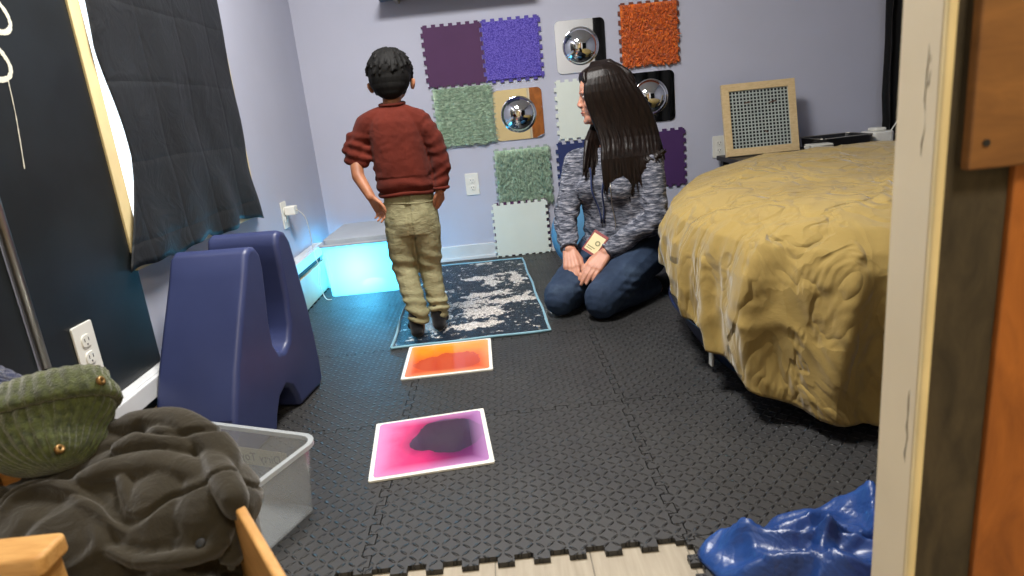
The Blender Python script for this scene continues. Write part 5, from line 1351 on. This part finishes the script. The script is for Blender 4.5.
# jacket: one mound with thick rolled folds
k = NT('charcoal_fleece', 0.95, 0, 0.1)
k.color(k.ramp(k.noise(9, 5, 0.6), [(0.3, lin('#28241b')), (0.7, lin('#363126'))])); k.b.inputs['Sheen Weight'].default_value = 0.25
k.bump(k.noise(420, 3), 0.5, 0.0012, k.bump(k.noise(24, 4, 0.6, dist=1.0), 0.5, 0.008)); M['fleece'] = k.m
bm = bmesh.new()
ell(bm, (0.335, -2.835, 0.235), (0.235, 0.155, 0.150)); ell(bm, (0.480, -2.850, 0.275), (0.098, 0.110, 0.118)); ell(bm, (0.230, -2.860, 0.250), (0.130, 0.120, 0.120))
ell(bm, (0.36, -2.93, 0.215), (0.16, 0.075, 0.085)); ell(bm, (0.50, -2.955, 0.215), (0.075, 0.065, 0.085))
def fold(pts, r, dz=0.0, r1=None):
    P = catmull([V((a, b, c + dz)) for a, b, c in pts], 4); n_ = len(P) - 1
    for i in range(n_):
        w0 = r*(0.62 + 0.38*math.sin(PI*min(1, max(0, i/n_)))); w1 = r*(0.62 + 0.38*math.sin(PI*(i+1)/n_)); pill(bm, P[i], w0, P[i+1], w1, 12)
fold([(0.272, -2.900, 0.354), (0.268, -2.874, 0.373), (0.299, -2.862, 0.383), (0.342, -2.869, 0.377), (0.390, -2.893, 0.359), (0.432, -2.915, 0.342), (0.482, -2.935, 0.327)], 0.0160, 0.000)
fold([(0.356, -2.862, 0.382), (0.408, -2.848, 0.393), (0.473, -2.852, 0.391), (0.523, -2.867, 0.378), (0.558, -2.894, 0.358), (0.572, -2.922, 0.337), (0.565, -2.946, 0.315)], 0.0210, -0.002)
fold([(0.340, -2.770, 0.425), (0.390, -2.775, 0.434), (0.464, -2.785, 0.432), (0.517, -2.812, 0.415), (0.555, -2.842, 0.395), (0.562, -2.875, 0.365), (0.568, -2.910, 0.335), (0.575, -2.93, 0.29)], 0.0230, -0.010)
fold([(0.515, -2.812, 0.385), (0.555, -2.868, 0.385), (0.592, -2.925, 0.376), (0.600, -2.938, 0.360)], 0.0210, 0.002)
ell(bm, (0.36, -2.775, 0.335), (0.15, 0.085, 0.085)); ell(bm, (0.545, -2.87, 0.335), (0.060, 0.075, 0.055))
fold([(0.369, -2.904, 0.351), (0.400, -2.917, 0.341), (0.414, -2.936, 0.326), (0.391, -2.950, 0.312), (0.350, -2.955, 0.305)], 0.0130, 0.002)
fold([(0.431, -2.943, 0.321), (0.478, -2.958, 0.309), (0.520, -2.958, 0.309), (0.556, -2.955, 0.312), (0.580, -2.945, 0.318)], 0.0130, 0.003)
fold([(0.514, -2.937, 0.325), (0.540, -2.938, 0.330), (0.566, -2.925, 0.333)], 0.0110, -0.002)
fold([(0.490, -2.930, 0.330), (0.511, -2.907, 0.350), (0.543, -2.898, 0.356)], 0.0130, -0.006)
fold([(0.417, -2.858, 0.387), (0.449, -2.902, 0.354), (0.487, -2.935, 0.327)], 0.0130, 0.000)
fold([(0.400, -2.821, 0.414), (0.450, -2.815, 0.420), (0.500, -2.832, 0.408)], 0.0180, -0.006)
fold([(0.300, -2.930, 0.330), (0.330, -2.965, 0.300), (0.400, -2.975, 0.290), (0.470, -2.985, 0.280)], 0.0150, -0.008)
fold([(0.240, -2.850, 0.385), (0.245, -2.890, 0.365), (0.262, -2.930, 0.335), (0.300, -2.960, 0.305)], 0.0150, -0.010)
jk = organic('fleece_jacket', bm, M['fleece'], None, 0.0032, 2, lambda p, n: 0.0022*nz(p, 24, 2) + 0.006*nz(p, 8, 5) - 0.0075*max(0, 1 - abs(nz(p + V((0.05*nz(p, 9, 40), 0, 0)), 7.5, 17))/0.09), base=(0.36, -2.85, 0.096))
meta(jk, 'crumpled dark grey-brown fleece jacket heaped in the wooden box', 'jacket')
bm = bmesh.new(); lathe(bm, [(0, 0), (0.006, 0), (0.0065, 0.002), (0.004, 0.003), (0, 0.003)], 16, Matrix.Translation((0.553, -2.952, 0.327)) @ Matrix.Rotation(0.7, 4, 'X'))
fin('snap', bm, M['dark'], jk, smooth=True)

# knitted hats
def knit_mat(name, c1, c2):
    k = NT(name, 0.95, 0, 0.1)
    k.color(k.ramp(k.noise(110, 3, 0.6), [(0.35, lin(c1)), (0.65, lin(c2))])); k.b.inputs['Sheen Weight'].default_value = 0.5
    k.bump(k.noise(330, 3, 0.6), 0.9, 0.003); return k.m
def beanie(name, label, c0, ax_, wide, a, b, L, mat, ribs, cuff=True, rivets=False):
    c0, ax_ = V(c0), V(ax_).normalized(); wd = V(wide); wd = (wd - ax_*wd.dot(ax_)).normalized(); th_ = ax_.cross(wd)
    r = thing(name, label, 'hat', c0)
    def surf(t, ang, off=0.0):
        e = math.sqrt(max(0.0, 1 - max(0, (t - 0.25)/0.75)**2.6)) if t > 0.25 else 1.0
        e *= (0.92 + 0.16*math.sin(min(t, 0.6)/0.6*PI))
        rb_ = 0.0032*abs(math.sin(ang*ribs/2 + 0.5*math.sin(t*5)))*(1.0 if t < 0.85 else max(0, (1 - t)/0.15)); w = 1 + 0.07*math.sin(ang*3 + t*4) + 0.05*math.sin(ang*2 - t*3)
        A_, B_ = (a*e*w + rb_ + off), (b*e*w + rb_ + off)
        bend = ax_*(L*t) + wd*(0.25*L*t*t)
        return c0 + bend + wd*A_*math.cos(ang) + th_*B_*math.sin(ang)
    bm = bmesh.new(); NA, NT_ = 240, 34; g = []
    for j in range(NT_ + 1):
        g.append([bm.verts.new(surf(j/NT_*0.998, 2*PI*i/NA)) for i in range(NA)])
    for j in range(NT_):
        for i in range(NA): bm.faces.new((g[j][i], g[j][(i+1) % NA], g[j+1][(i+1) % NA], g[j+1][i]))
    bm.faces.new(g[-1]); bm.faces.new(g[0][::-1])
    fin('crown', bm, mat, r, smooth=True)
    if cuff:
        bm = bmesh.new(); g = []; prof_ = [(-0.10, 0.0), (-0.13, 0.006), (-0.12, 0.013), (0.0, 0.016), (0.14, 0.015), (0.26, 0.013), (0.31, 0.008), (0.30, 0.001)]
        for t, off in prof_: g.append([bm.verts.new(surf(max(0, t), 2*PI*i/NA, off) + ax_*(L*min(0, t)) ) for i in range(NA)])
        for j in range(len(prof_) - 1):
            for i in range(NA): bm.faces.new((g[j][i], g[j][(i+1) % NA], g[j+1][(i+1) % NA], g[j+1][i]))
        bm.faces.new(g[0][::-1]); fin('cuff', bm, mat, r, smooth=True)
    return r, surf
olive = knit_mat('olive_knit', '#2c3216', '#4a5228')
ht, sf = beanie('knit_hat', 'olive green ribbed knit hat with turned-up cuff, lying on the dark fleece jacket', (0.258, -2.760, 0.468), (0.22, -0.62, -0.58), (0.97, 0.20, 0.15), 0.094, 0.047, 0.122, olive, 38)
M['brass'] = plain('antique_brass', '#8a6a3c', 0.4, 0.6)
for tt, aa in ((0.16, None), (0.86, None)):
    best = None
    for i in range(72):     # the side that faces the room and camera
        p = sf(tt, 2*PI*i/72, 0.016 if tt < 0.3 else 0.002); s_ = p.z*1.0 + p.x*(0.9 if tt < 0.5 else 0.5) - p.y*0.6
        if best is None or s_ > best[0]: best = (s_, p, 2*PI*i/72)
    p = best[1]; nn_ = (p - (ht.location + V((0.22, -0.62, -0.58)).normalized()*0.13*tt)).normalized()
    mt = nn_.to_track_quat('Z', 'Y').to_matrix().to_4x4(); mt.translation = p + nn_*0.001
    bm = bmesh.new(); lathe(bm, [(0.002, 0.0015), (0.004, 0.003), (0.0065, 0.002), (0.007, -0.003), (0.0, -0.003)], 20, mt); fin('rivet', bm, M['brass'], ht, smooth=True)
beanie('knit_hat', 'navy blue knit hat peeking out behind the olive green hat at the left edge', (0.112, -2.682, 0.445), (0.1, -0.3, 0.35), (1, 0, 0), 0.060, 0.050, 0.075, knit_mat('navy_knit', '#141d3a', '#243056'), 26, cuff=False)

# ------------------------------------------------------------------ cushion behind the kneeling person
bm = bmesh.new(); N_ = 40; q = Matrix.Translation((1.400, -0.550, 0.200)) @ Matrix.Rotation(math.radians(78), 4, 'X')
lathe(bm, [(0, -0.045), (0.12, -0.045), (0.170, -0.035), (0.188, 0.0), (0.170, 0.035), (0.12, 0.045), (0, 0.045)], 40, q)
meta(fin('round_cushion', bm, plain('sky_blue_cloth', '#4b86ae', 0.7), base=(1.40, -0.55, 0.013), smooth=True), 'round sky blue cushion standing behind the kneeling person, only its edge showing', 'cushion')
